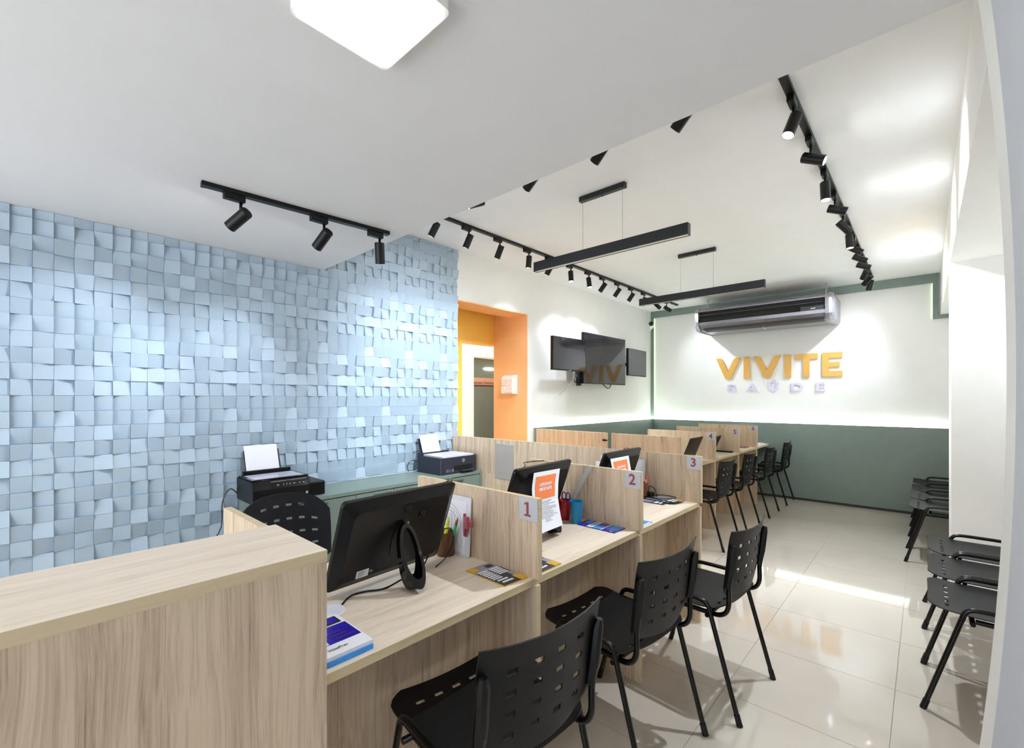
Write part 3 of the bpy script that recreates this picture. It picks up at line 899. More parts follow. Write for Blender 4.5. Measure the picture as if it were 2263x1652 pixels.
cable('mouse_cable', 'black thin cable snaking across desk 1 from the computer', [(-1.44, 1.10, 0.80), (-1.40, 1.02, DZT + 0.008), (-1.385, 0.93, DZT + 0.0035), (-1.362, 0.845, DZT + 0.0035), (-1.388, 0.785, DZT + 0.0035), (-1.392, 0.735, DZT + 0.0035), (-1.350, 0.684, DZT + 0.004)], 0.003)
cable('charging_cable', 'thin black cable curving around the bronze pen cup', [(-1.40, 1.128, 0.885), (-1.395, 1.165, 0.88), (-1.405, 1.185, 0.83), (-1.40, 1.15, 0.775), (-1.385, 1.08, DZT + 0.006)], 0.0022)
dsk = thing('coaster', 'white round pad on desk 1 above the magazine', 'coaster', (-1.338, 0.640, DZT))
bm = NB(); lathe(bm, [(0, 0.0005), (0.044, 0.0005), (0.0455, 0.003), (0.044, 0.006), (0.040, 0.0052), (0, 0.0052)], 32, (-1.338, 0.640, DZT)); obj('disc', bm, mat('coaster_white', (228, 230, 240), 0.3), dsk)

def mag(label, o, ux, uy, w, h, th, prints, covm=M_PAPER, name='magazine', cat='magazine', bendz=0.0, group=None, words=None):
    """o = corner, ux along width, uy along height (unit 2D), prints = [(u0,u1,v0,v1,material)]"""
    t = thing(name, label, cat, o, group=group)
    ux = Vector(ux).normalized(); uy = Vector(uy).normalized(); o = Vector(o)
    def S(u, v, d): return o + ux * (u * w) + uy * (v * h) + Vector((0, 0, d + bendz * (v - 0.5) ** 2 * 0))
    bm = NB(); prism(bm, [(0, 0), (1, 0), (1, 1), (0, 1)], 0.0004, th, lambda u, v, d: S(u, v, d)); obj('pages', bm, covm, t)
    ms = []; bm = NB()
    for k, (u0, u1, v0, v1, m) in enumerate(prints):
        if m not in ms: ms.append(m)
        prism(bm, [(u0, v0), (u1, v0), (u1, v1), (u0, v1)], th + 0.0002, th + 0.0004 + 0.00012 * k, lambda u, v, d: S(u, v, d), ms.index(m))
    pr = obj('cover_print', bm, ms, t)
    if words:
        body, size, u, v, m = words
        bm = onto(text_bm(body, size, 0.0002, 0.0, 1.0), S(u, v, th + 0.0016), ux, uy)
        obj('cover_lettering', bm, m, pr)
    return t
# stack of two: blue under white, lower edge along the desk front
mag('blue magazine at the bottom of the pile on desk 1', (-1.062, 0.49, DZT), (0, 1, 0), (-1, 0, 0), 0.135, 0.19, 0.012, [(0, 1, 0, 1, M_MAGCYAN)], M_MAGCYAN)
mag('white magazine with violet cover picture on top of the pile on desk 1', (-1.066, 0.485, DZT + 0.0128), (0, 1, 0.0), (-1, 0.0, 0), 0.142, 0.205, 0.010,
    [(0.0, 0.97, 0.26, 0.71, M_MAGBLUE), (0.0, 0.50, 0.52, 0.71, M_MAGCYAN), (0.0, 0.36, 0.27, 0.47, M_PAPER), (0.08, 0.28, 0.33, 0.41, M_SKIN), (0.0, 0.2, 0.44, 0.53, M_DARKPRINT),
     (0.52, 0.90, 0.34, 0.37, M_PURP), (0.5, 0.80, 0.42, 0.45, M_PURP), (0.5, 0.75, 0.50, 0.53, M_PURP),
     (0, 0.92, 0.74, 0.95, M_DARKPRINT), (0, 0.58, 0.77, 0.92, M_MAGBLUE), (0.46, 0.56, 0.80, 0.92, M_SKIN), (0.68, 0.88, 0.78, 0.92, M_MAGBLUE)],
    words=('VitaePrev', 0.0135, 0.42, 0.13, M_DARKPRINT))
def price_flyer(label, o, ux, uy, w, h, layers=1):
    for l in range(layers):
        pass
    P_ = [(0, 1, 0, 1, M_DARKPRINT), (0, 1, 0.72, 1, M_GREYPRINT), (0.0, 0.32, 0.80, 1.0, M_GOLDPRINT), (0.62, 0.9, 0.80, 0.93, M_DARKPRINT), (0.72, 1, 0.0, 0.24, M_GOLDPRINT), (0.8, 1, 0.24, 0.42, M_GREYPRINT)]
    for k in range(7):
        v = 0.30 + 0.065 * k
        P_.append((0.06, 0.44, v, v + 0.036, M_PAPER))
        if k > 1: P_.append((0.52, 0.92, v, v + 0.036, M_PAPER))
    P_.append((0.14, 0.56, 0.10, 0.145, M_PAPER)); P_.append((0.10, 0.5, 0.20, 0.24, M_PAPER))
    return mag(label, o, ux, uy, w, h, 0.004, P_, M_GOLDPRINT, 'flyer', 'flyer')
price_flyer('black and mustard price leaflet on desk 1 by divider 1', (-1.072, 1.135, DZT), (0.06, 1, 0), (-1, 0.02, 0), 0.116, 0.205)
price_flyer('black and mustard leaflet on desk 2 just behind divider 1', (-1.056, 1.302, DZT), (0, 1, 0), (-1, 0.03, 0), 0.14, 0.20)
mag('blue and violet leaflet lying before divider 2 on desk 2', (-1.105, 1.94, DZT), (0, 1, 0), (-1, 0.04, 0), 0.108, 0.222, 0.004,
    [(0, 1, 0, 0.34, M_MAGBLUE), (0.3, 1, 0.03, 0.3, M_MAGCYAN), (0, 1, 0.34, 0.37, M_PAPER), (0, 0.55, 0.37, 0.60, M_MAGCYAN), (0.5, 1, 0.37, 0.62, M_PURP), (0, 1, 0.60, 0.74, M_PAPER), (0.1, 0.9, 0.65, 0.69, M_INK), (0, 1, 0.74, 1, M_MAGBLUE), (0.4, 0.95, 0.78, 0.93, M_MAGCYAN), (0.05, 0.1, 0.08, 0.14, M_PAPER), (0.35, 0.4, 0.12, 0.17, M_PAPER)], M_MAGBLUE, 'flyer', 'flyer')
mag('sky blue leaflet on desk 3 just behind divider 2', (-1.052, 2.10, DZT), (0, 1, 0), (-1, 0.02, 0), 0.14, 0.10, 0.005, [(0, 1, 0, 1, M_MAGCYAN), (0, 0.9, 0.02, 0.12, M_PAPER), (0.3, 0.6, 0.35, 0.5, M_MAGBLUE)], M_PAPER, 'flyer', 'flyer')

# ------------------------------------------------------------------ things on desk 2
pencil_cup('plastic_cup', 'blue plastic cup on desk 2 by divider 2', -1.350, 1.975, 0.036, 0.115, M_BLUECUP, r2=0.027)
pencil_cup('plastic_cup', 'red plastic cup holding scissors behind the notice of desk 2', -1.435, 1.990, 0.036, 0.105, M_REDCUP, r2=0.027)
sc_ = thing('scissors', 'purple handled scissors standing in the red cup', 'scissors', (-1.43, 1.985, DZT + .01))
bm = NB(); slab(bm, (-1.430, 1.98, DZT + .012), (-1.424, 1.985, DZT + .012), (-1.428, 1.983, DZT + .10), 0.002); obj('blade', bm, M_CHROME, sc_)
for k, dx in enumerate((-0.012, 0.014)):
    bm = NB()
    loop = [Vector((-1.424 + dx + 0.011 * math.cos(a) , 1.985 + 0.004 * math.cos(a), DZT + 0.128 + 0.020 * math.sin(a))) for a in [2 * math.pi * q / 14 for q in range(15)]]
    tube(bm, loop, 0.0035, 6, cap=False); tube(bm, [(-1.427, 1.984, DZT + .095), (-1.424 + dx, 1.985, DZT + .112)], 0.004, 6)
    obj('handle', bm, M_PURP, sc_)
pen('pen', 'pink pen standing in the red cup', (-1.440, 1.995, DZT + .006), (-1.452, 1.985, DZT + .125), 0.004, mat('hot_pink', (240, 60, 90), 0.4))
ru = thing('ruler', 'clear plastic ruler leaning on divider 2 over the cups', 'ruler', (-1.41, 2.03, 0.86))
bm = NB(); slab(bm, (-1.420, 2.018, 0.855), (-1.396, 2.018, 0.845), (-1.325, 2.052, 1.043), 0.002); obj('strip', bm, M_CLEAR, ru)
bm = NB()
for k in range(24):
    f = k / 24
    p = Vector((-1.420, 2.0165, 0.855)).lerp(Vector((-1.325, 2.0505, 1.043)), f)
    tube(bm, [p, p + Vector((0.008 if k % 2 else 0.012, 0, -0.004))], 0.0005, 4)
obj('graduation', bm, M_INK, ru)
cable('power_cable', 'black cable arching over the computer of desk 2', [(-1.44, 1.56, 1.0), (-1.46, 1.64, 1.035), (-1.50, 1.74, 1.058), (-1.6, 1.85, 1.052), (-1.62, 2.045, 1.041)], 0.003)
cable('mouse_cable', 'short black cable on desk 2 beside divider 1', [(-1.30, 1.47, DZT + .003), (-1.24, 1.485, DZT + .003), (-1.20, 1.50, DZT + .0035), (-1.235, 1.462, DZT + .003), (-1.26, 1.43, DZT + .003)], 0.0025)

# ------------------------------------------------------------------ things on desk 3
clipboard('white clipboard leaning on divider 3 behind the computer of desk 3', -1.54, -1.391, 2.842, DZT + 0.001, 0.985, False)
t = thing('paper_sheet', 'white papers propped left of the computer on desk 3', 'papers', (-1.62, 2.80, DZT))
bm = NB(); slab(bm, (-1.735, 2.846, DZT + .001), (-1.56, 2.846, DZT + .001), (-1.735, 2.852, 0.985), 0.002); slab(bm, (-1.77, 2.83, DZT + .001), (-1.57, 2.83, DZT + .001), (-1.77, 2.844, 0.943), 0.002); obj('sheets', bm, M_PAPER, t)
pencil_cup('pen_cup', 'brown pen cup by divider 2 on desk 3', -1.375, 2.765, 0.036, 0.10, mat('brown_cup', (112, 70, 56), 0.4))
pen('marker', 'purple marker in the brown cup of desk 3', (-1.382, 2.762, DZT + .006), (-1.388, 2.752, DZT + .165), 0.008, M_PURP)
pen('marker', 'orange marker in the brown cup of desk 3', (-1.368, 2.772, DZT + .006), (-1.346, 2.788, DZT + .148), 0.007, mat('coral', (246, 96, 60), 0.4))
ad = thing('power_adapter', 'black power brick on desk 3 near divider 3', 'adapter', (-1.335, 2.80, DZT))
bm = NB(); box(bm, -1.375, -1.315, 2.775, 2.835, DZT + 0.0005, DZT + 0.035, bev=0.004); obj('brick', bm, M_BLACK, ad)
bm = NB(); tube(bm, smoothpath([(-1.345, 2.80, DZT + .036), (-1.34, 2.81, DZT + .075), (-1.30, 2.80, DZT + .06), (-1.28, 2.79, DZT + .01)], 5), 0.0025, 6); obj('lead', bm, M_TUBE, ad)
for k, (x, y, an) in enumerate(((-1.18, 2.655, 0.0), (-1.15, 2.70, 0.18), (-1.13, 2.712, 0.30))):
    o_ = (x, y, DZT + 0.0045 * k)
    mag(['lowest', 'middle', 'topmost'][k] + ' black and mustard leaflet of the fanned pile on desk 3', o_, (math.sin(an) * 0.7, 1, 0), (-1, math.sin(an) * 0.7, 0), 0.10, 0.20, 0.0038,
        [(0, 1, 0, 1, M_DARKPRINT), (0.1, 0.9, 0.1, 0.17, M_PAPER), (0.1, 0.9, 0.22, 0.34, M_PAPER), (0.05, 1, 0.4, 0.9, M_GREYPRINT), (0.6, 1, 0.0, 0.22, M_GOLDPRINT)], M_DARKPRINT, 'flyer', 'flyer')
cable('charging_cable', 'black cable coiled on the fanned leaflets of desk 3', [(-1.34, 2.775, DZT + .016), (-1.25, 2.73, DZT + .02), (-1.19, 2.76, DZT + .02), (-1.17, 2.83, DZT + .02), (-1.25, 2.85, DZT + .02), (-1.32, 2.80, DZT + .02), (-1.34, 2.72, DZT + .016), (-1.37, 2.66, DZT + .003)], 0.0025)
cable('power_cable', 'black cable over divider 3 behind the computer of desk 3', [(-1.46, 2.60, 1.0), (-1.48, 2.70, 1.05), (-1.50, 2.80, 1.06), (-1.50, 2.875, 1.041)], 0.003)

# ------------------------------------------------------------------ laptops of the far row
def laptop(label, x, y, rotz, w=0.33, hl=0.215, tilt=22):
    """local: back of the lid looks +y"""
    t = thing('laptop', label, 'laptop', (x, y, DZT), rotz)
    th = math.radians(tilt)
    bm = NB(); prism(bm, rrect(w, 0.22, 0.01, 3, 0, -0.11), 0.0006, 0.016, lambda u, v, d: (u, v, d)); obj('base', bm, M_BLACK, t, local=True)
    bm = NB(); prism(bm, rrect(w, hl, 0.008, 3, 0, hl / 2), 0, 0.008, lambda u, v, d: (u, 0.004 + v * math.sin(th) + d * math.cos(th), 0.018 + v * math.cos(th) - d * math.sin(th)))
    obj('lid', bm, M_BLACK, t, local=True)
    bm = NB()
    for r in range(4):
        for c in range(10): box(bm, -0.14 + 0.028 * c, -0.118 + 0.028 * c, -0.05 - 0.026 * r, -0.03 - 0.026 * r, 0.0162, 0.018)
    obj('keyboard', bm, M_GLOSS, t, local=True)
    return t
laptop('open black laptop on desk 4, its lid leaning towards the aisle', -1.835, 4.72, math.radians(-90), 0.34, 0.25)
laptop('open black laptop on desk 5, partly behind divider 4', -1.90, 5.60, math.radians(-90 + 4), 0.34, 0.20)
bm = NB(); box(bm, -1.92, -1.70, 5.755, 5.80, DZT + 0.0005, DZT + 0.016, bev=0.002)
tag(obj('keyboard', bm, M_BLACK, base=(-1.81, 5.777, DZT)), 'slim black keyboard beside divider 5', 'keyboard')
mag('small violet card at the front of desk 5', (-1.67, 5.09, DZT), (0, 1, 0), (-1, 0, 0), 0.08, 0.06, 0.003, [(0, 1, 0, 1, M_MAGBLUE)], M_MAGBLUE, 'card', 'card')
mag('grey paper spread on desk 5 under the laptop front', (-1.70, 5.12, DZT), (0, 1, 0), (-1, 0, 0), 0.25, 0.16, 0.002, [(0.02, 0.98, 0.02, 0.98, mat('pale_grey_print', (190, 196, 190), 0.5))], M_PAPER, 'paper_sheet', 'papers')
mag('small blue card at the front of desk 6', (-1.67, 5.92, DZT), (0, 1, 0), (-1, 0, 0), 0.08, 0.06, 0.003, [(0, 1, 0, 1, M_MAGCYAN)], M_MAGBLUE, 'card', 'card')
bm = NB(); box(bm, -1.90, -1.73, 6.42, 6.585, DZT + 0.0005, DZT + 0.006)
tag(obj('notebook', bm, M_BROWNPEN, base=(-1.81, 6.5, DZT)), 'thin brown notebook on desk 6 by its divider', 'notebook')
mag('blue leaflets on the desk end behind divider 6', (-1.70, 6.95, DZT), (0, 1, 0), (-1, 0, 0), 0.28, 0.22, 0.012, [(0, 1, 0, 1, M_MAGBLUE), (0.05, 0.95, 0.05, 0.3, M_PAPER), (0.1, 0.9, 0.4, 0.8, M_MAGCYAN)], M_PAPER, 'flyer', 'flyer')

# ------------------------------------------------------------------ chairs
def panel(name, S, us, vs, holes, th, m, parent, smooth=True):
    """curved sheet over grid lines us x vs with open cells, given thickness th"""
    bm = NB()
    g = [[bm.verts.new(S(u, v)) for u in us] for v in vs]
    for j in range(len(vs) - 1):
        for i in range(len(us) - 1):
            if (i, j) in holes: continue
            f = bm.faces.new((g[j][i], g[j][i + 1], g[j + 1][i + 1], g[j + 1][i])); f.smooth = smooth
    bmesh.ops.delete(bm, geom=[v for v in bm.verts if not v.link_faces], context='VERTS')
    bmesh.ops.recalc_face_normals(bm, faces=bm.faces[:])
    bmesh.ops.solidify(bm, geom=bm.faces[:], thickness=th)
    return obj(name, bm, m, parent, local=True)

def slot_lines(lo, hi, centers, half):
    L = [lo]
    cells = []
    for c in centers:
        L += [c - half, c + half]
        cells.append(len(L) - 2)
    L.append(hi)
    return L, cells

def visitor_chair(label, loc, rotz, group):
    t = thing('visitor_chair', label, 'chair', loc, rotz, group)
    # seat
    W2 = 0.222
    us, uc = slot_lines(-W2, W2, [-0.134, -0.067, 0.0, 0.067, 0.134], 0.0155)
    us = [-W2, -0.205] + us[1:-1] + [0.205, W2]; uc = [c + 1 for c in uc]
    vs = [-0.200, -0.19, -0.17, -0.150, -0.137, -0.11, -0.05, 0.02, 0.09, 0.15, 0.180, 0.194, 0.215, 0.232, 0.244, 0.252]
    jf = vs.index(0.180); jb = vs.index(-0.150)
    holes = {(i, jf) for i in uc} | {(i, jb) for i in uc}
    def S(u, v):
        f = 1.0
        if v > 0.2: f = 1 - 0.24 * ((v - 0.2) / 0.052) ** 2.5
        if v < -0.15: f = 1 - 0.30 * ((-0.15 - v) / 0.05) ** 2
        z = 0.447 + 0.012 * (u / W2) ** 2
        if v > 0.12: z += 0.016 * ((v - 0.12) / 0.13) ** 1.5
        if v < -0.08: z += 0.022 * ((-0.08 - v) / 0.12) ** 2
        return Vector((u * f, v, z))
    panel('seat', S, us, vs, holes, 0.0045, M_SEAT, t)
    # backrest
    us, uc = slot_lines(-W2, W2, [-0.126, -0.042, 0.042, 0.126], 0.0155)
    us = [-W2, -0.20] + us[1:-1] + [0.20, W2]; uc = [c + 1 for c in uc]
    vs, vc = slot_lines(0.515, 0.805, [0.572, 0.628, 0.684, 0.740], 0.0085)
    vs = [0.515, 0.522, 0.54] + vs[1:-1] + [0.775, 0.80, 0.808]; vc = [c + 2 for c in vc]
    holes = {(i, j) for i in uc for j in vc}
    def B(u, v):
        k = (v - 0.51) / 0.3
        f = 1.0
        if v < 0.56: f = 1 - 0.22 * ((0.56 - v) / 0.045) ** 2
        f *= 0.97 + 0.03 * k
        zz = v + (0.012 * (u / W2) ** 2 if v > 0.76 else 0.0) - (0.012 * (1 - (u / W2) ** 2) if v < 0.53 else 0)
        return Vector((u * f, -0.222 - 0.035 * k + 0.030 * (u / W2) ** 2 - 0.008 * max(0, k - 0.8) * 5, zz))
    br = panel('backrest', B, us, vs, holes, 0.0045, M_SEAT, t)
    for sx in (-1, 1):
        bm = NB()
        tube(bm, [(sx * 0.204, -0.208, 0.565), (sx * 0.206, -0.222, 0.64), (sx * 0.209, -0.232, 0.735), (sx * 0.212, -0.237, 0.76)], [0.014, 0.017, 0.017, 0.010], 8)
        obj('post_sleeve', bm, M_SEAT, br, local=True)
    for sx in (-1, 1):
        x = sx * 0.231
        for sy in (-1, 1):
            bm = NB(); tube(bm, [(x, sy * 0.262, 0.022), (x * 0.995, sy * 0.145, 0.435)], 0.0105, 10)
            lg = obj('leg', bm, M_TUBE, t, local=True)
            bm = NB(); tube(bm, [(x, sy * 0.2685, 0.0005), (x, sy * 0.2555, 0.045)], [0.0130, 0.0125], 10)
            obj('rubber_foot', bm, M_BLACK, lg, local=True)
        bm = NB(); tube(bm, smoothpath([(x * 0.995, 0.145, 0.433), (x * 0.994, 0.132, 0.472), (x * 0.993, 0.10, 0.490), (x * 0.993, 0, 0.492), (x * 0.993, -0.10, 0.490), (x * 0.994, -0.132, 0.472), (x * 0.995, -0.145, 0.433)], 4), 0.0105, 10)
        obj('side_rail', bm, M_TUBE, t, local=True)
        bm = NB(); tube(bm, smoothpath([(sx * 0.20, 0.10, 0.432), (sx * 0.203, -0.12, 0.430), (sx * 0.204, -0.185, 0.440), (sx * 0.205, -0.212, 0.480), (sx * 0.205, -0.214, 0.56), (sx * 0.206, -0.224, 0.62)], 5), 0.0105, 10)
        obj('back_post', bm, M_TUBE, t, local=True)
    for sy in (-0.13, 0.11):
        bm = NB(); tube(bm, [(-0.236, sy, 0.428), (0.236, sy, 0.428)], 0.0095, 8)
        obj('cross_bar', bm, M_TUBE, t, local=True)
    return t

GA, GB, GC, GD = 'visitor chairs at the near desks', 'visitor chairs at the far desks', 'near chairs along the right wall', 'far chairs behind the pillar'
c0 = visitor_chair('black visitor chair nearest the viewer, at desk 1', (-0.957, 0.956, 0), math.radians(83.5), GA)
def chair(label, x, y, deg, g):
    o = dup(c0, (x, y, 0), math.radians(deg), label); o['group'] = g
    return o
chair('black visitor chair at desk 2, between two others', -0.959, 1.719, 85.2, GA)
chair('black visitor chair at desk 3 with white wall showing through its slots', -0.838, 2.322, 86.9, GA)
chair('black visitor chair at the far row, partly hidden by divider 3', -1.613, 4.56, 89, GB)
chair('second black visitor chair of the far row, overlapping the first', -1.613, 5.30, 90, GB)
chair('third black visitor chair of the far row, before divider 6', -1.603, 6.135, 90, GB)
chair('black visitor chair farthest back, beside the green wall', -1.597, 6.985, 91, GB)
chair('black chair of the right row nearest the viewer', 0.262, 2.995, 90, GC)
chair('middle black chair of the three before the white pillar', 0.264, 3.485, 90, GC)
chair('black chair touching the front of the white pillar', 0.266, 3.976, 90, GC)
chair('black chair just behind the white pillar, foremost of the far four', 0.145, 5.37, 90, GD)
chair('second black chair behind the white pillar', 0.148, 5.861, 90, GD)
chair('third black chair behind the white pillar', 0.151, 6.352, 90, GD)
chair('black chair behind the pillar closest to the green end wall', 0.154, 6.843, 90, GD)

# task chair behind desk 1
tc = thing('task_chair', 'black swivel chair with slotted arched back behind desk 1', 'chair', (-2.12, 0.885, 0), math.radians(-90))
us, uc = slot_lines(-0.225, 0.225, [-0.15, -0.09, -0.03, 0.03, 0.09, 0.15], 0.014)
vs, vc = slot_lines(0, 1, [0.30, 0.48, 0.66, 0.84], 0.016)
holes = {(i, j) for i in uc for j in vc if not (j == vc[3] and i in (uc[0], uc[-1]))}
us2 = [us[0], -0.20] + us[1:-1] + [0.20, us[-1]]
holes = {(i + 1, j) for i, j in holes}
def B(u, v):
    k = u / 0.225
    top = 0.925 - 0.075 * k ** 4 - 0.03 * k ** 2
    bot = 0.555 + 0.05 * k ** 4
    z = bot + (top - bot) * v
    f = 1 - 0.06 * (1 - v) ** 2
    return Vector((u * f, -0.20 - 0.05 * v + 0.045 * k * k, z))
panel('backrest', B, us2, vs, holes, 0.007, mat('slate_polypropylene', (20, 21, 27), 0.5, spec=0.35, bump=0.2, bscale=400), tc)
bm = NB(); prism(bm, rrect(0.47, 0.44, 0.07, 5, 0, 0.03), 0.44, 0.475, lambda u, v, d: (u, v, d)); obj('seat', bm, M_SEAT, tc, local=True)
bm = NB(); tube(bm, smoothpath([(0, -0.05, 0.432), (0, -0.2, 0.432), (0, -0.262, 0.50), (0, -0.262, 0.70)], 5), 0.016, 8); obj('back_bar', bm, M_TUBE, tc, local=True)
bm = NB(); lathe(bm, [(0, 0.09), (0.03, 0.09), (0.03, 0.25), (0.018, 0.25), (0.018, 0.4395), (0, 0.4395)], 16); obj('gas_column', bm, M_TUBE, tc, local=True)
for k in range(5):
    a = math.radians(72 * k + 10)
    bm = NB(); tube(bm, [(0.02 * math.cos(a), 0.02 * math.sin(a), 0.10), (0.27 * math.cos(a), 0.27 * math.sin(a), 0.075)], [0.022, 0.015], 8); lg = obj('base_arm', bm, M_BLACK, tc, local=True)
    c = Vector((0.27 * math.cos(a), 0.27 * math.sin(a), 0.028))
    ax = Vector((-math.sin(a), math.cos(a), 0)) * 0.018
    bm = NB(); tube(bm, [c - ax, c + ax], 0.0275, 14); tube(bm, [c, c + Vector((0, 0, 0.045))], 0.008, 8); obj('caster', bm, M_BLACK, lg, local=True)

# ------------------------------------------------------------------ end wall sign
YSG = YB - 0.002
sg = thing('wall_sign', 'large gold raised letters reading VIVITE on the end wall', 'sign', (-1.6, YSG, 1.69))
VP = [(0, 1), (.17, 1), (.24, .965), (.29, .88), (.495, .36), (.70, .88), (.76, .965), (.84, 1), (1, 1), (.63, .06), (.60, .015), (.56, 0), (.44, 0), (.40, .015), (.37, .06)]
IP = [(0, 0), (1, 0), (1, 1), (0, 1)]
TP = [(.355, 0), (.645, 0), (.645, .765), (1, .765), (1, 1), (0, 1), (0, .765), (.355, .765)]
EP = [(0, 0), (1, 0), (1, .225), (.34, .225), (.34, .40), (.87, .40), (.87, .60), (.34, .60), (.34, .765), (1, .765), (1, 1), (0, 1)]
def px2x(px, y=YB - 0.03):
    u = (px - cx_) / f_
    return y * (-sn + u * cs) / (cs + u * sn)
ZC0, ZC1 = 1.690, 2.010
for nm, poly, p0, p1 in (('letter', VP, 1582.5, 1636.3), ('letter', IP, 1643.4, 1656.7), ('letter', VP, 1665.5, 1725.6), ('letter', IP, 1733.5, 1747.7), ('letter', TP, 1757.4, 1806.9), ('letter', EP, 1816.6, 1861.6)):
    x0, x1 = px2x(p0), px2x(p1)
    bm = NB(); prism(bm, poly, YSG, YSG - 0.03, lambda u, v, d: (x0 + (x1 - x0) * u, d, ZC0 + (ZC1 - ZC0) * v))
    obj(nm, bm, M_GOLD, sg)
sg = thing('wall_sign', 'small white raised letters reading SAÚDE under the gold ones', 'sign', (-1.6, YSG, 1.49))
for ch, p0, p1 in (('S', 1606.8, 1624.2), ('A', 1648.5, 1672.8), ('Ú', 1698.8, 1719.6), ('D', 1748.2, 1775), ('E', 1803, 1823)):
    x0, x1 = px2x(p0), px2x(p1)
    bm = text_bm(ch, 0.16, 0.012, 0.006)
    xs = [v.co.x for v in bm.verts]; ys = [v.co.y for v in bm.verts]
    hgt = max(ys) - min(ys)
    zt = 1.497 + (0.118 if ch != 'Ú' else 0.165)
    for v in bm.verts:
        v.co = Vector((x0 + (x1 - x0) * (v.co.x - min(xs)) / (max(xs) - min(xs)), YSG - 0.012 - v.co.z, 1.497 + (zt - 1.497) * (v.co.y - min(ys)) / hgt))
    obj('letter', bm, M_LILAC, sg)

# ------------------------------------------------------------------ air conditioner
ac = thing('air_conditioner', 'long silver air conditioner hung under the ceiling above the gold letters', 'air conditioner', (-1.65, 6.95, 2.36))
AX0, AX1 = -2.42, -0.90
prof = [(7.25, 2.69), (6.72, 2.705), (6.665, 2.68), (6.65, 2.655), (6.652, 2.640), (6.72, 2.638), (6.72, 2.497), (6.655, 2.492), (6.662, 2.45), (6.69, 2.41), (6.725, 2.385), (6.80, 2.368), (7.25, 2.368)]
bm = NB(); prism(bm, prof, AX0, AX1, lambda u, v, d: (d, u, v)); obj('casing', bm, M_SILVER, ac)
capp = [(7.25, 2.69), (6.72, 2.71), (6.655, 2.685), (6.638, 2.63), (6.64, 2.50), (6.652, 2.44), (6.685, 2.40), (6.725, 2.375), (6.80, 2.36), (7.25, 2.36)]
for xa, xb_, s in ((AX0 - 0.0005, AX0 - 0.075, 0.80), (AX1 + 0.0005, AX1 + 0.085, 0.80)):
    bm = NB()
    rings = []
    for k, (f, sc2) in enumerate(((0, 1), (0.45, 0.985), (0.8, 0.93), (1, 0.82))):
        x = xa + (xb_ - xa) * f
        rings.append([bm.verts.new((x, 7.0 + (u - 7.0) * (sc2 if u < 7.2 else 1), 2.535 + (v - 2.535) * sc2)) for u, v in capp])
    for a, b in zip(rings, rings[1:]):
        for i in range(len(capp)):
            bm.faces.new((a[i], a[(i + 1) % len(capp)], b[(i + 1) % len(capp)], b[i]))
    bm.faces.new(rings[0]); bm.faces.new(list(reversed(rings[-1])))
    obj('end_cap', bm, M_SILVER, ac)
bm = NB(); box(bm, AX0 + 0.002, AX1 - 0.002, 6.712, 6.7195, 2.4985, 2.637); obj('outlet', bm, mat('outlet_black', (5, 5, 6), 0.35), ac)
bm = NB(); prism(bm, [(6.668, 2.594), (6.708, 2.604), (6.708, 2.598), (6.668, 2.586)], AX0 + 0.01, AX1 - 0.03, lambda u, v, d: (d, u, v)); obj('louver', bm, mat('louver_grey', (74, 74, 78), 0.3), ac)
bm = NB(); prism(bm, [(6.664, 2.545), (6.700, 2.555), (6.700, 2.498), (6.656, 2.494)], AX0 + 0.012, AX1 - 0.26, lambda u, v, d: (d, u, v)); obj('louver', bm, M_GLOSS, ac)
bm = NB(); prism(bm, [(6.664, 2.545), (6.700, 2.555), (6.700, 2.498), (6.656, 2.494)], AX1 - 0.258, AX1 - 0.012, lambda u, v, d: (d, u, v)); dp = obj('display_panel', bm, mat('display_grey', (70, 68, 72), 0.3), ac)
bm = NB(); box(bm, AX1 - 0.15, AX1 - 0.10, 6.6535, 6.6575, 2.512, 2.520); obj('display_mark', bm, M_PAPER, dp)
bm = NB(); prism(bm, [(6.69, 2.4085), (6.725, 2.3835), (6.82, 2.3665), (6.82, 2.362), (6.722, 2.378), (6.686, 2.404)], AX0 + 0.06, AX1 - 0.02, lambda u, v, d: (d, u, v)); obj('intake_grille', bm, mat('intake_dark', (44, 36, 40), 0.5), ac)
for x, y in ((AX0 + 0.03, 6.95), (AX0 + 0.03, 7.2), (AX1 - 0.03, 7.2), (AX1 - 0.03, 6.95)):
    bm = NB(); tube(bm, [(x, y, 2.69), (x, y, ZH)], 0.005, 8); obj('hanging_rod', bm, M_CHROME, ac)
bm = NB(); tube(bm, smoothpath([(-1.62, 6.80, 2.366), (-1.60, 6.78, 2.350), (-1.60, 6.80, 2.335), (-1.58, 6.81, 2.345)], 4), 0.006, 6); obj('drain_stub', bm, M_CABLEW, ac)

# ------------------------------------------------------------------ screens on the TV wall
def tv(label, cx, cy, cz, w, h, rot, extra=False):
    """local: screen looks -y"""
    t = thing('television', label, 'television', (cx, cy, cz), rot, 'wall screens')
    bm = NB(); prism(bm, rrect(w, h, 0.004, 2), -0.004, 0.03, lambda u, v, d: (u, d, v)); obj('housing', bm, M_BLACK, t, local=True)
    bm = NB(); prism(bm, rrect(w - 0.012, h - 0.02, 0.002, 2, 0, 0.004), -0.0058, -0.0043, lambda u, v, d: (u, d, v)); obj('screen', bm, M_SCREEN, t, local=True)
    bm = NB(); box(bm, -w * 0.3, w * 0.3, 0.0305, 0.06, -h * 0.35, h * 0.12, bev=0.006); obj('back_housing', bm, M_BLACK, t, local=True)
    bm = NB(); box(bm, -0.02, 0.02, -0.0062, -0.0046, -h / 2 + 0.002, -h / 2 + 0.008); obj('badge', bm, M_CHROME, t, local=True)
    return t
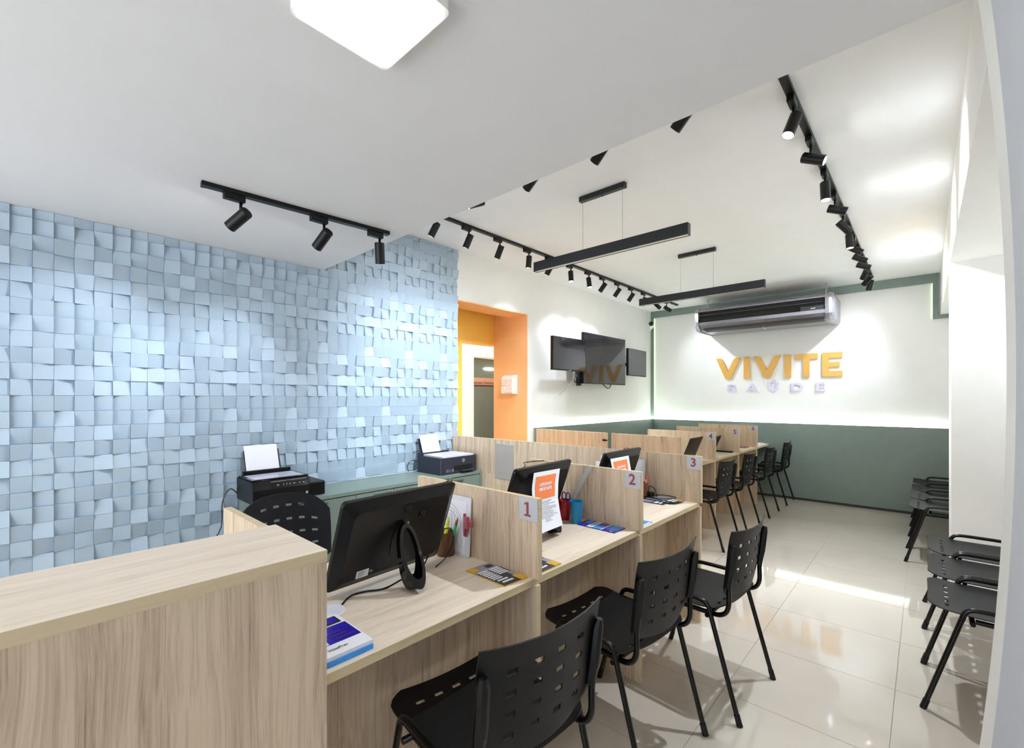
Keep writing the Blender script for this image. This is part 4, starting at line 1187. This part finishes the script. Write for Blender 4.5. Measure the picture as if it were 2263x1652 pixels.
# rot so that local -y looks at +X (90 deg) ; local x -> world +Y
tv('left hand wall screen overlapping the largest one', -3.10, 4.400, 1.918, 0.625, 0.388, math.radians(90 - 3))
tv('largest wall screen in the middle of the three', -3.20, 5.38, 1.915, 1.08, 0.655, math.radians(90))
tv('smallest wall screen on the right, near the corner', -3.20, 6.30, 1.930, 0.64, 0.398, math.radians(90 + 3))
br = thing('screen_bracket', 'dark pole bracket carrying the three wall screens', 'bracket', (XL, 5.0, 1.9))
bm = NB(); box(bm, XL + 0.0005, XL + 0.012, 5.10, 5.45, 1.80, 2.12); obj('wall_plate', bm, M_BLACK, br)
bm = NB(); box(bm, -3.285, -3.235, 4.80, 4.85, 1.56, 2.12); obj('pole', bm, M_BLACK, br)
for y0, y1, z in ((4.40, 6.30, 1.90),):
    bm = NB(); box(bm, -3.30, -3.265, y0, y1, z - 0.02, z + 0.02); obj('cross_arm', bm, M_BLACK, br)
bm = NB(); box(bm, XL + 0.0125, -3.30, 5.22, 5.32, 1.86, 1.94); obj('stand_off', bm, M_BLACK, br)
bm = NB(); box(bm, -3.262, -3.168, 4.36, 4.42, 1.87, 1.93); obj('screen_mount', bm, M_BLACK, br)
cable('screen_cable', 'black cable drooping under the left hand screen', [(-3.09, 4.52, 1.722), (-3.12, 4.56, 1.66), (-3.22, 4.66, 1.62), (-3.215, 4.76, 1.57), (-3.22, 4.80, 1.59)], 0.006)
cable('screen_cable', 'thin white cable hanging below the left hand screen', [(-3.22, 4.66, 1.74), (-3.25, 4.68, 1.62), (-3.30, 4.60, 1.52), (-3.34, 4.52, 1.44)], 0.005, M_CABLEW)
cable('screen_cable', 'black cable loop under the largest screen', [(-3.22, 5.32, 1.60), (-3.215, 5.40, 1.56), (-3.215, 5.46, 1.535), (-3.215, 5.52, 1.55), (-3.22, 5.56, 1.60)], 0.006)
bm = NB(); box(bm, -3.30, -3.29, 4.72, 4.80, 2.11, 2.16, bev=0.002)
tag(obj('wall_box', bm, M_WHITE, base=(-3.295, 4.76, 2.11)), 'small white box peeking between the left and largest screens', 'junction box')

# security camera
sc2 = thing('security_camera', 'white bullet camera in the corner beside the green border', 'camera', (XL, 7.2, 2.575))
bm = NB(); tube(bm, [(XL + 0.07, 7.17, 2.60), (XL + 0.115, 7.05, 2.625)], 0.038, 16); obj('body', bm, M_WHITE, sc2)
bm = NB(); tube(bm, [(XL + 0.1155, 7.0485, 2.6252), (XL + 0.122, 7.032, 2.629)], 0.036, 16); obj('lens', bm, M_GLOSS, sc2)
bm = NB(); tube(bm, [(XL + 0.0005, 7.22, 2.565), (XL + 0.02, 7.22, 2.565)], 0.035, 16); tube(bm, [(XL + 0.02, 7.22, 2.565), (XL + 0.06, 7.19, 2.575), (XL + 0.07, 7.165, 2.59)], 0.012, 8); obj('bracket', bm, M_WHITE, sc2)

# soap dispenser on the doorway reveal, outlet in the passage
sd = thing('soap_dispenser', 'white soap dispenser on the orange doorway reveal', 'dispenser', (-3.66, YD1 - 0.01, 1.56))
bm = NB()
prof = [(0, 1.452), (0.085, 1.452), (0.10, 1.47), (0.10, 1.63), (0.085, 1.66), (0.04, 1.676), (0, 1.676)]
prism(bm, prof, -3.77, -3.60, lambda u, v, d: (d, YD1 - 0.0125 - u, v)); obj('housing', bm, mat('dispenser_white', (240, 238, 244), 0.25), sd)
bm = NB(); box(bm, -3.772, -3.72, YD1 - 0.118, YD1 - 0.1128, 1.458, 1.545, bev=0.002); obj('push_lever', bm, mat('dispenser_white', (240, 238, 244), 0.25), sd)
bm = NB(); box(bm, -3.7715, -3.70, YD1 - 0.1132, YD1 - 0.1127, 1.548, 1.552); obj('seam', bm, M_INK, sd)
ol = thing('wall_outlet', 'small cream outlet plate in the passage beyond the doorway', 'outlet', (XI, 3.93, 1.14))
bm = NB(); box(bm, XI + 0.0005, XI + 0.01, 3.90, 3.97, 1.09, 1.20, bev=0.003); obj('plate', bm, mat('cream_plastic', (218, 204, 184), 0.4), ol)
bm = NB(); box(bm, XI + 0.0102, XI + 0.013, 3.92, 3.95, 1.12, 1.17); obj('socket', bm, mat('cream_plastic', (218, 204, 184), 0.4), ol)

# ------------------------------------------------------------------ ceiling lights
pl = thing('ceiling_light', 'square lit ceiling panel at the top of the picture', 'ceiling light', (-0.98, 0.59, ZL))
pc = [(-1.142, 0.711), (-0.885, 0.707), (-0.880, 0.462), (-1.153, 0.472)]
bm = NB(); prism(bm, rrect(0.30, 0.275, 0.02, 4, -1.015, 0.588), ZL - 0.03, ZL - 0.0005, lambda u, v, d: (u, v, d)); obj('frame', bm, M_WHITE, pl)
bm = NB(); prism(bm, rrect(0.266, 0.243, 0.016, 4, -1.015, 0.588), ZL - 0.0345, ZL - 0.0305, lambda u, v, d: (u, v, d)); obj('diffuser', bm, M_PANEL, pl)
ps = bpy.data.lights.new('passage_lamp', 'AREA'); ps.energy = 3; ps.size = 0.35; ps.color = (1.0, 0.96, 0.9)
pso = bpy.data.objects.new('passage_lamp', ps); COL.objects.link(pso); pso.location = (-4.42, 4.0, 2.485)
pl2 = thing('door_glint', 'small glowing oval added on the dark green washroom door as a bright glint', 'glint', (XI, 4.78, 1.83))
bm = NB(); prism(bm, [(4.755 + 0.13 * math.cos(a), 1.835 + 0.022 * math.sin(a)) for a in ang], XI - 0.0595, XI - 0.045, lambda u, v, d: (d, u, v)); obj('diffuser', bm, mat('lit_oval', (255, 252, 250), 0.4, emit=3), pl2)  # glowing oval added on the door in place of a reflected glint

def pendant(label, y):
    t = thing('pendant_light', label, 'pendant light', (-1.68, y, 2.40), group='linear pendants')
    bm = NB(); box(bm, -1.868, -1.502, y - 0.018, y + 0.018, ZH - 0.036, ZH - 0.0005); obj('canopy', bm, M_BAR, t)
    bm = NB(); tube(bm, [(-1.685, y, ZH - 0.044), (-1.685, y, ZH - 0.0362)], 0.006, 8); obj('canopy_knob', bm, M_BAR, t)
    for x in (-1.845, -1.525):
        bm = NB(); tube(bm, [(x, y, 2.478), (x, y, ZH - 0.0362)], 0.0011, 5); obj('suspension_wire', bm, mat('wire_grey', (120, 120, 122), 0.4), t)
    bm = NB()
    box(bm, -2.295, -1.070, y - 0.022, y - 0.019, 2.405, 2.478); box(bm, -2.295, -1.070, y + 0.019, y + 0.022, 2.405, 2.478)
    box(bm, -2.295, -1.070, y - 0.019, y + 0.019, 2.474, 2.478); box(bm, -2.295, -2.291, y - 0.019, y + 0.019, 2.405, 2.474); box(bm, -1.074, -1.070, y - 0.019, y + 0.019, 2.405, 2.474)
    obj('bar_housing', bm, M_BAR, t)
    bm = NB(); box(bm, -2.290, -1.075, y - 0.0188, y + 0.0188, 2.408, 2.412); obj('diffuser', bm, M_DIFF, t)
pendant('long black pendant bar closest to the viewer', 2.785)
pendant('long black pendant bar before the air conditioner', 4.578)

def rail(label, p0, p1, w=0.035, h=0.02, zc=ZH):
    p0 = Vector((*p0, zc)); p1 = Vector((*p1, zc))
    d = (p1 - p0).normalized(); n = Vector((-d.y, d.x, 0)) * (w / 2)
    t = thing('track_rail', label, 'light track', (p0 + p1) / 2)
    bm = NB()
    a = [bm.verts.new(p) for p in (p0 - n, p0 + n, p1 + n, p1 - n)]
    b = [bm.verts.new(p.co - Vector((0, 0, h))) for p in a]
    for v in a: v.co.z -= 0.0005
    bm.faces.new(a); bm.faces.new(list(reversed(b)))
    for i in range(4): bm.faces.new((a[i], b[i], b[(i + 1) % 4], a[(i + 1) % 4]))
    obj('rail', bm, M_RAIL, t)
    for p, s in ((p0, -1), (p1, 1)):
        bm = NB(); box(bm, -0.019, 0.019, -0.008, 0.008, -h - 0.001, -0.0006)
        ang_ = math.atan2(d.y, d.x) - math.pi / 2
        bmesh.ops.rotate(bm, cent=(0, 0, 0), matrix=Matrix.Rotation(ang_, 3, 'Z'), verts=bm.verts[:])
        bmesh.ops.translate(bm, verts=bm.verts[:], vec=p + d * s * 0.008)
        obj('end_stop', bm, M_RAIL, t)
    return t
XT0, XT1, YT0, YT1 = -2.865, -0.475, 2.14, 6.95
rail('short light track on the low ceiling over the relief wall', (-2.424, 0.575), (-2.350, 1.465), zc=ZL)
rail('long light track before the TV wall', (XT0, YT0 + 0.035), (XT0, YT1))
rail('long light track on the right side of the high ceiling', (XT1, YT0 + 0.035), (XT1, YT1))
rail('cross track hidden just behind the lowered ceiling edge', (XT0 - 0.017, YT0), (XT1 + 0.017, YT0))

# prototype spotlight head and adapter
HEAD = None
def spot(label, base, aim, along='Y', lit=True, warm=False, w=1.0, zc=ZH, group='track spotlights', ang_deg=48, rot=0.0):
    global HEAD
    z0 = zc - 0.0205
    t = thing('track_spotlight', label, 'spotlight', (base[0], base[1], z0), (0 if along == 'Y' else math.pi / 2) + rot, group)
    if HEAD is None:
        bm = NB(); box(bm, -0.016, 0.016, -0.045, 0.045, -0.030, 0.0, bev=0.003); A = obj('adapter', bm, M_RAIL, t, local=True)
        bm = NB(); tube(bm, [(0, 0.028, -0.030), (0, 0.028, -0.085)], 0.007, 8); B_ = obj('arm', bm, M_RAIL, t, local=True)
        bm = NB(); lathe(bm, [(0, 0.045), (0.024, 0.045), (0.028, 0.040), (0.028, -0.075), (0.0255, -0.075), (0.0245, -0.066), (0, -0.066)], 20); Hd = obj('head', bm, M_RAIL, t, local=True)
        bm = NB(); lathe(bm, [(0, -0.0662), (0.0240, -0.0662), (0.0240, -0.0685), (0, -0.0690)], 20); L = obj('lens', bm, M_LENS, Hd, local=True)
        HEAD = (A.data, B_.data, Hd.data, L.data)
    else:
        def cp(nm, me, par):
            o = bpy.data.objects.new(nm, me); COL.objects.link(o); o.parent = par; return o
        cp('adapter', HEAD[0], t); cp('arm', HEAD[1], t); Hd = cp('head', HEAD[2], t)
        L = cp('lens', HEAD[3], Hd)
    if warm:
        L.data = L.data.copy(); L.data.materials[0] = M_LENSW
    elif not lit:
        L.data = L.data.copy(); L.data.materials[0] = M_DIFF
    r = (0 if along == 'Y' else math.pi / 2) + rot
    hl = Vector((0, 0.028, -0.100))
    hw = Matrix.Rotation(r, 3, 'Z') @ hl + Vector((base[0], base[1], z0))
    d = (Vector(aim) - hw).normalized()
    dl = Matrix.Rotation(-r, 3, 'Z') @ d
    Hd.location = hl
    Hd.rotation_mode = 'QUATERNION'
    Hd.rotation_quaternion = dl.to_track_quat('-Z', 'Y')
    if w > 0:
        ld = bpy.data.lights.new('spot_beam', 'SPOT')
        ld.energy = SPOT_W * w; ld.spot_size = math.radians(ang_deg); ld.spot_blend = 0.85; ld.shadow_soft_size = 0.022
        ld.color = (1.0, 0.78, 0.5) if warm else (0.81, 0.905, 1.0)
        lo = bpy.data.objects.new('spot_beam', ld); COL.objects.link(lo)
        lo.parent = Hd; lo.location = (0, 0, -0.078)
    return t

# short track over the relief wall
spot('black spotlight at the near end of the short track', (-2.415, 0.69), (-3.4, 0.15, 1.55), zc=ZL, w=0.20, ang_deg=60)
spot('middle black spotlight of the short track', (-2.382, 1.08), (-3.4, 0.85, 1.45), zc=ZL, w=0.20, ang_deg=60)
spot('black spotlight at the far end of the short track', (-2.357, 1.40), (-2.75, 1.75, 0.75), zc=ZL, w=0.15, ang_deg=60)
# long left track: base Y, aim
LEFT = [(2.20, (-3.4, 1.9, 1.6), 0.07), (2.56, (-3.4, 2.35, 1.5), 0.075), (2.94, (-3.44, 2.9, 1.6), 0.08), (3.35, (-3.1, 3.4, 0.6), 0.5), (3.69, (-3.44, 3.65, 1.9), 0.2), (4.06, (-2.6, 3.95, 0.3), 0.9),
        (4.42, (-2.4, 4.3, 0.0), 0.9), (4.74, (-3.44, 4.55, 1.9), 0.2), (5.09, (-3.44, 4.95, 1.95), 0.2), (5.45, (-3.44, 5.35, 1.9), 0.12), (5.81, (-3.44, 5.9, 1.5), 0.12), (6.2, (-2.3, 7.3, 1.9), 0.17), (6.55, (-1.7, 7.3, 1.85), 0.16)]
NAMES = ['first', 'second', 'third', 'fourth', 'fifth', 'sixth', 'seventh', 'eighth', 'ninth', 'tenth', 'eleventh', 'twelfth', 'last']
for k, (y, aim, w) in enumerate(LEFT):
    spot('%s spotlight, counted from the relief wall, on the TV wall track' % NAMES[k], (XT0, y), aim, w=w, warm=(k == 3), ang_deg=72)
RIGHT = [(2.53, (-0.95, 1.95, 1.0), 0.8), (2.985, (0.14, 3.05, 2.45), 0.7), (3.485, (-0.35, 3.4, 0.0), 0.85), (3.915, (0.14, 4.05, 2.50), 0.7), (4.33, (0.12, 4.75, 2.0), 0.7), (4.75, (-0.3, 4.7, 0.0), 0.9),
         (5.07, (0.14, 5.2, 2.3), 0.35), (5.43, (0.14, 5.7, 2.4), 0.7), (5.77, (0.14, 6.0, 2.5), 0.7), (6.14, (-1.0, 7.3, 1.9), 0.17), (6.48, (-1.5, 7.3, 1.6), 0.16), (6.75, (-0.9, 7.3, 1.2), 0.12)]
for k, (y, aim, w) in enumerate(RIGHT):
    spot('%s spotlight, counted from the viewer, on the right hand track' % (NAMES[k] if k < 11 else 'last'), (XT1, y), aim, w=w, warm=(k == 6), ang_deg=72)
FRONT = [(-2.25, (-2.75, 1.14, 2.3)), (-1.754, (-3.38, 2.45, 1.9)), (-1.264, (-3.0, 2.5, 1.5)), (-0.811, (-2.3, 2.5, 1.6))]
for k, (x, aim) in enumerate(FRONT):
    spot(['lit spotlight tip shining at the lowered ceiling edge', 'dark spotlight tip peeping past the low ceiling, next to the lit one', 'dark spotlight tip peeping past the low ceiling above the near pendant', 'rightmost dark spotlight tip peeping past the low ceiling'][k], (x, YT0), aim, along='X', w=[0.1, 0.12, 0.8, 0.9][k], ang_deg=66)
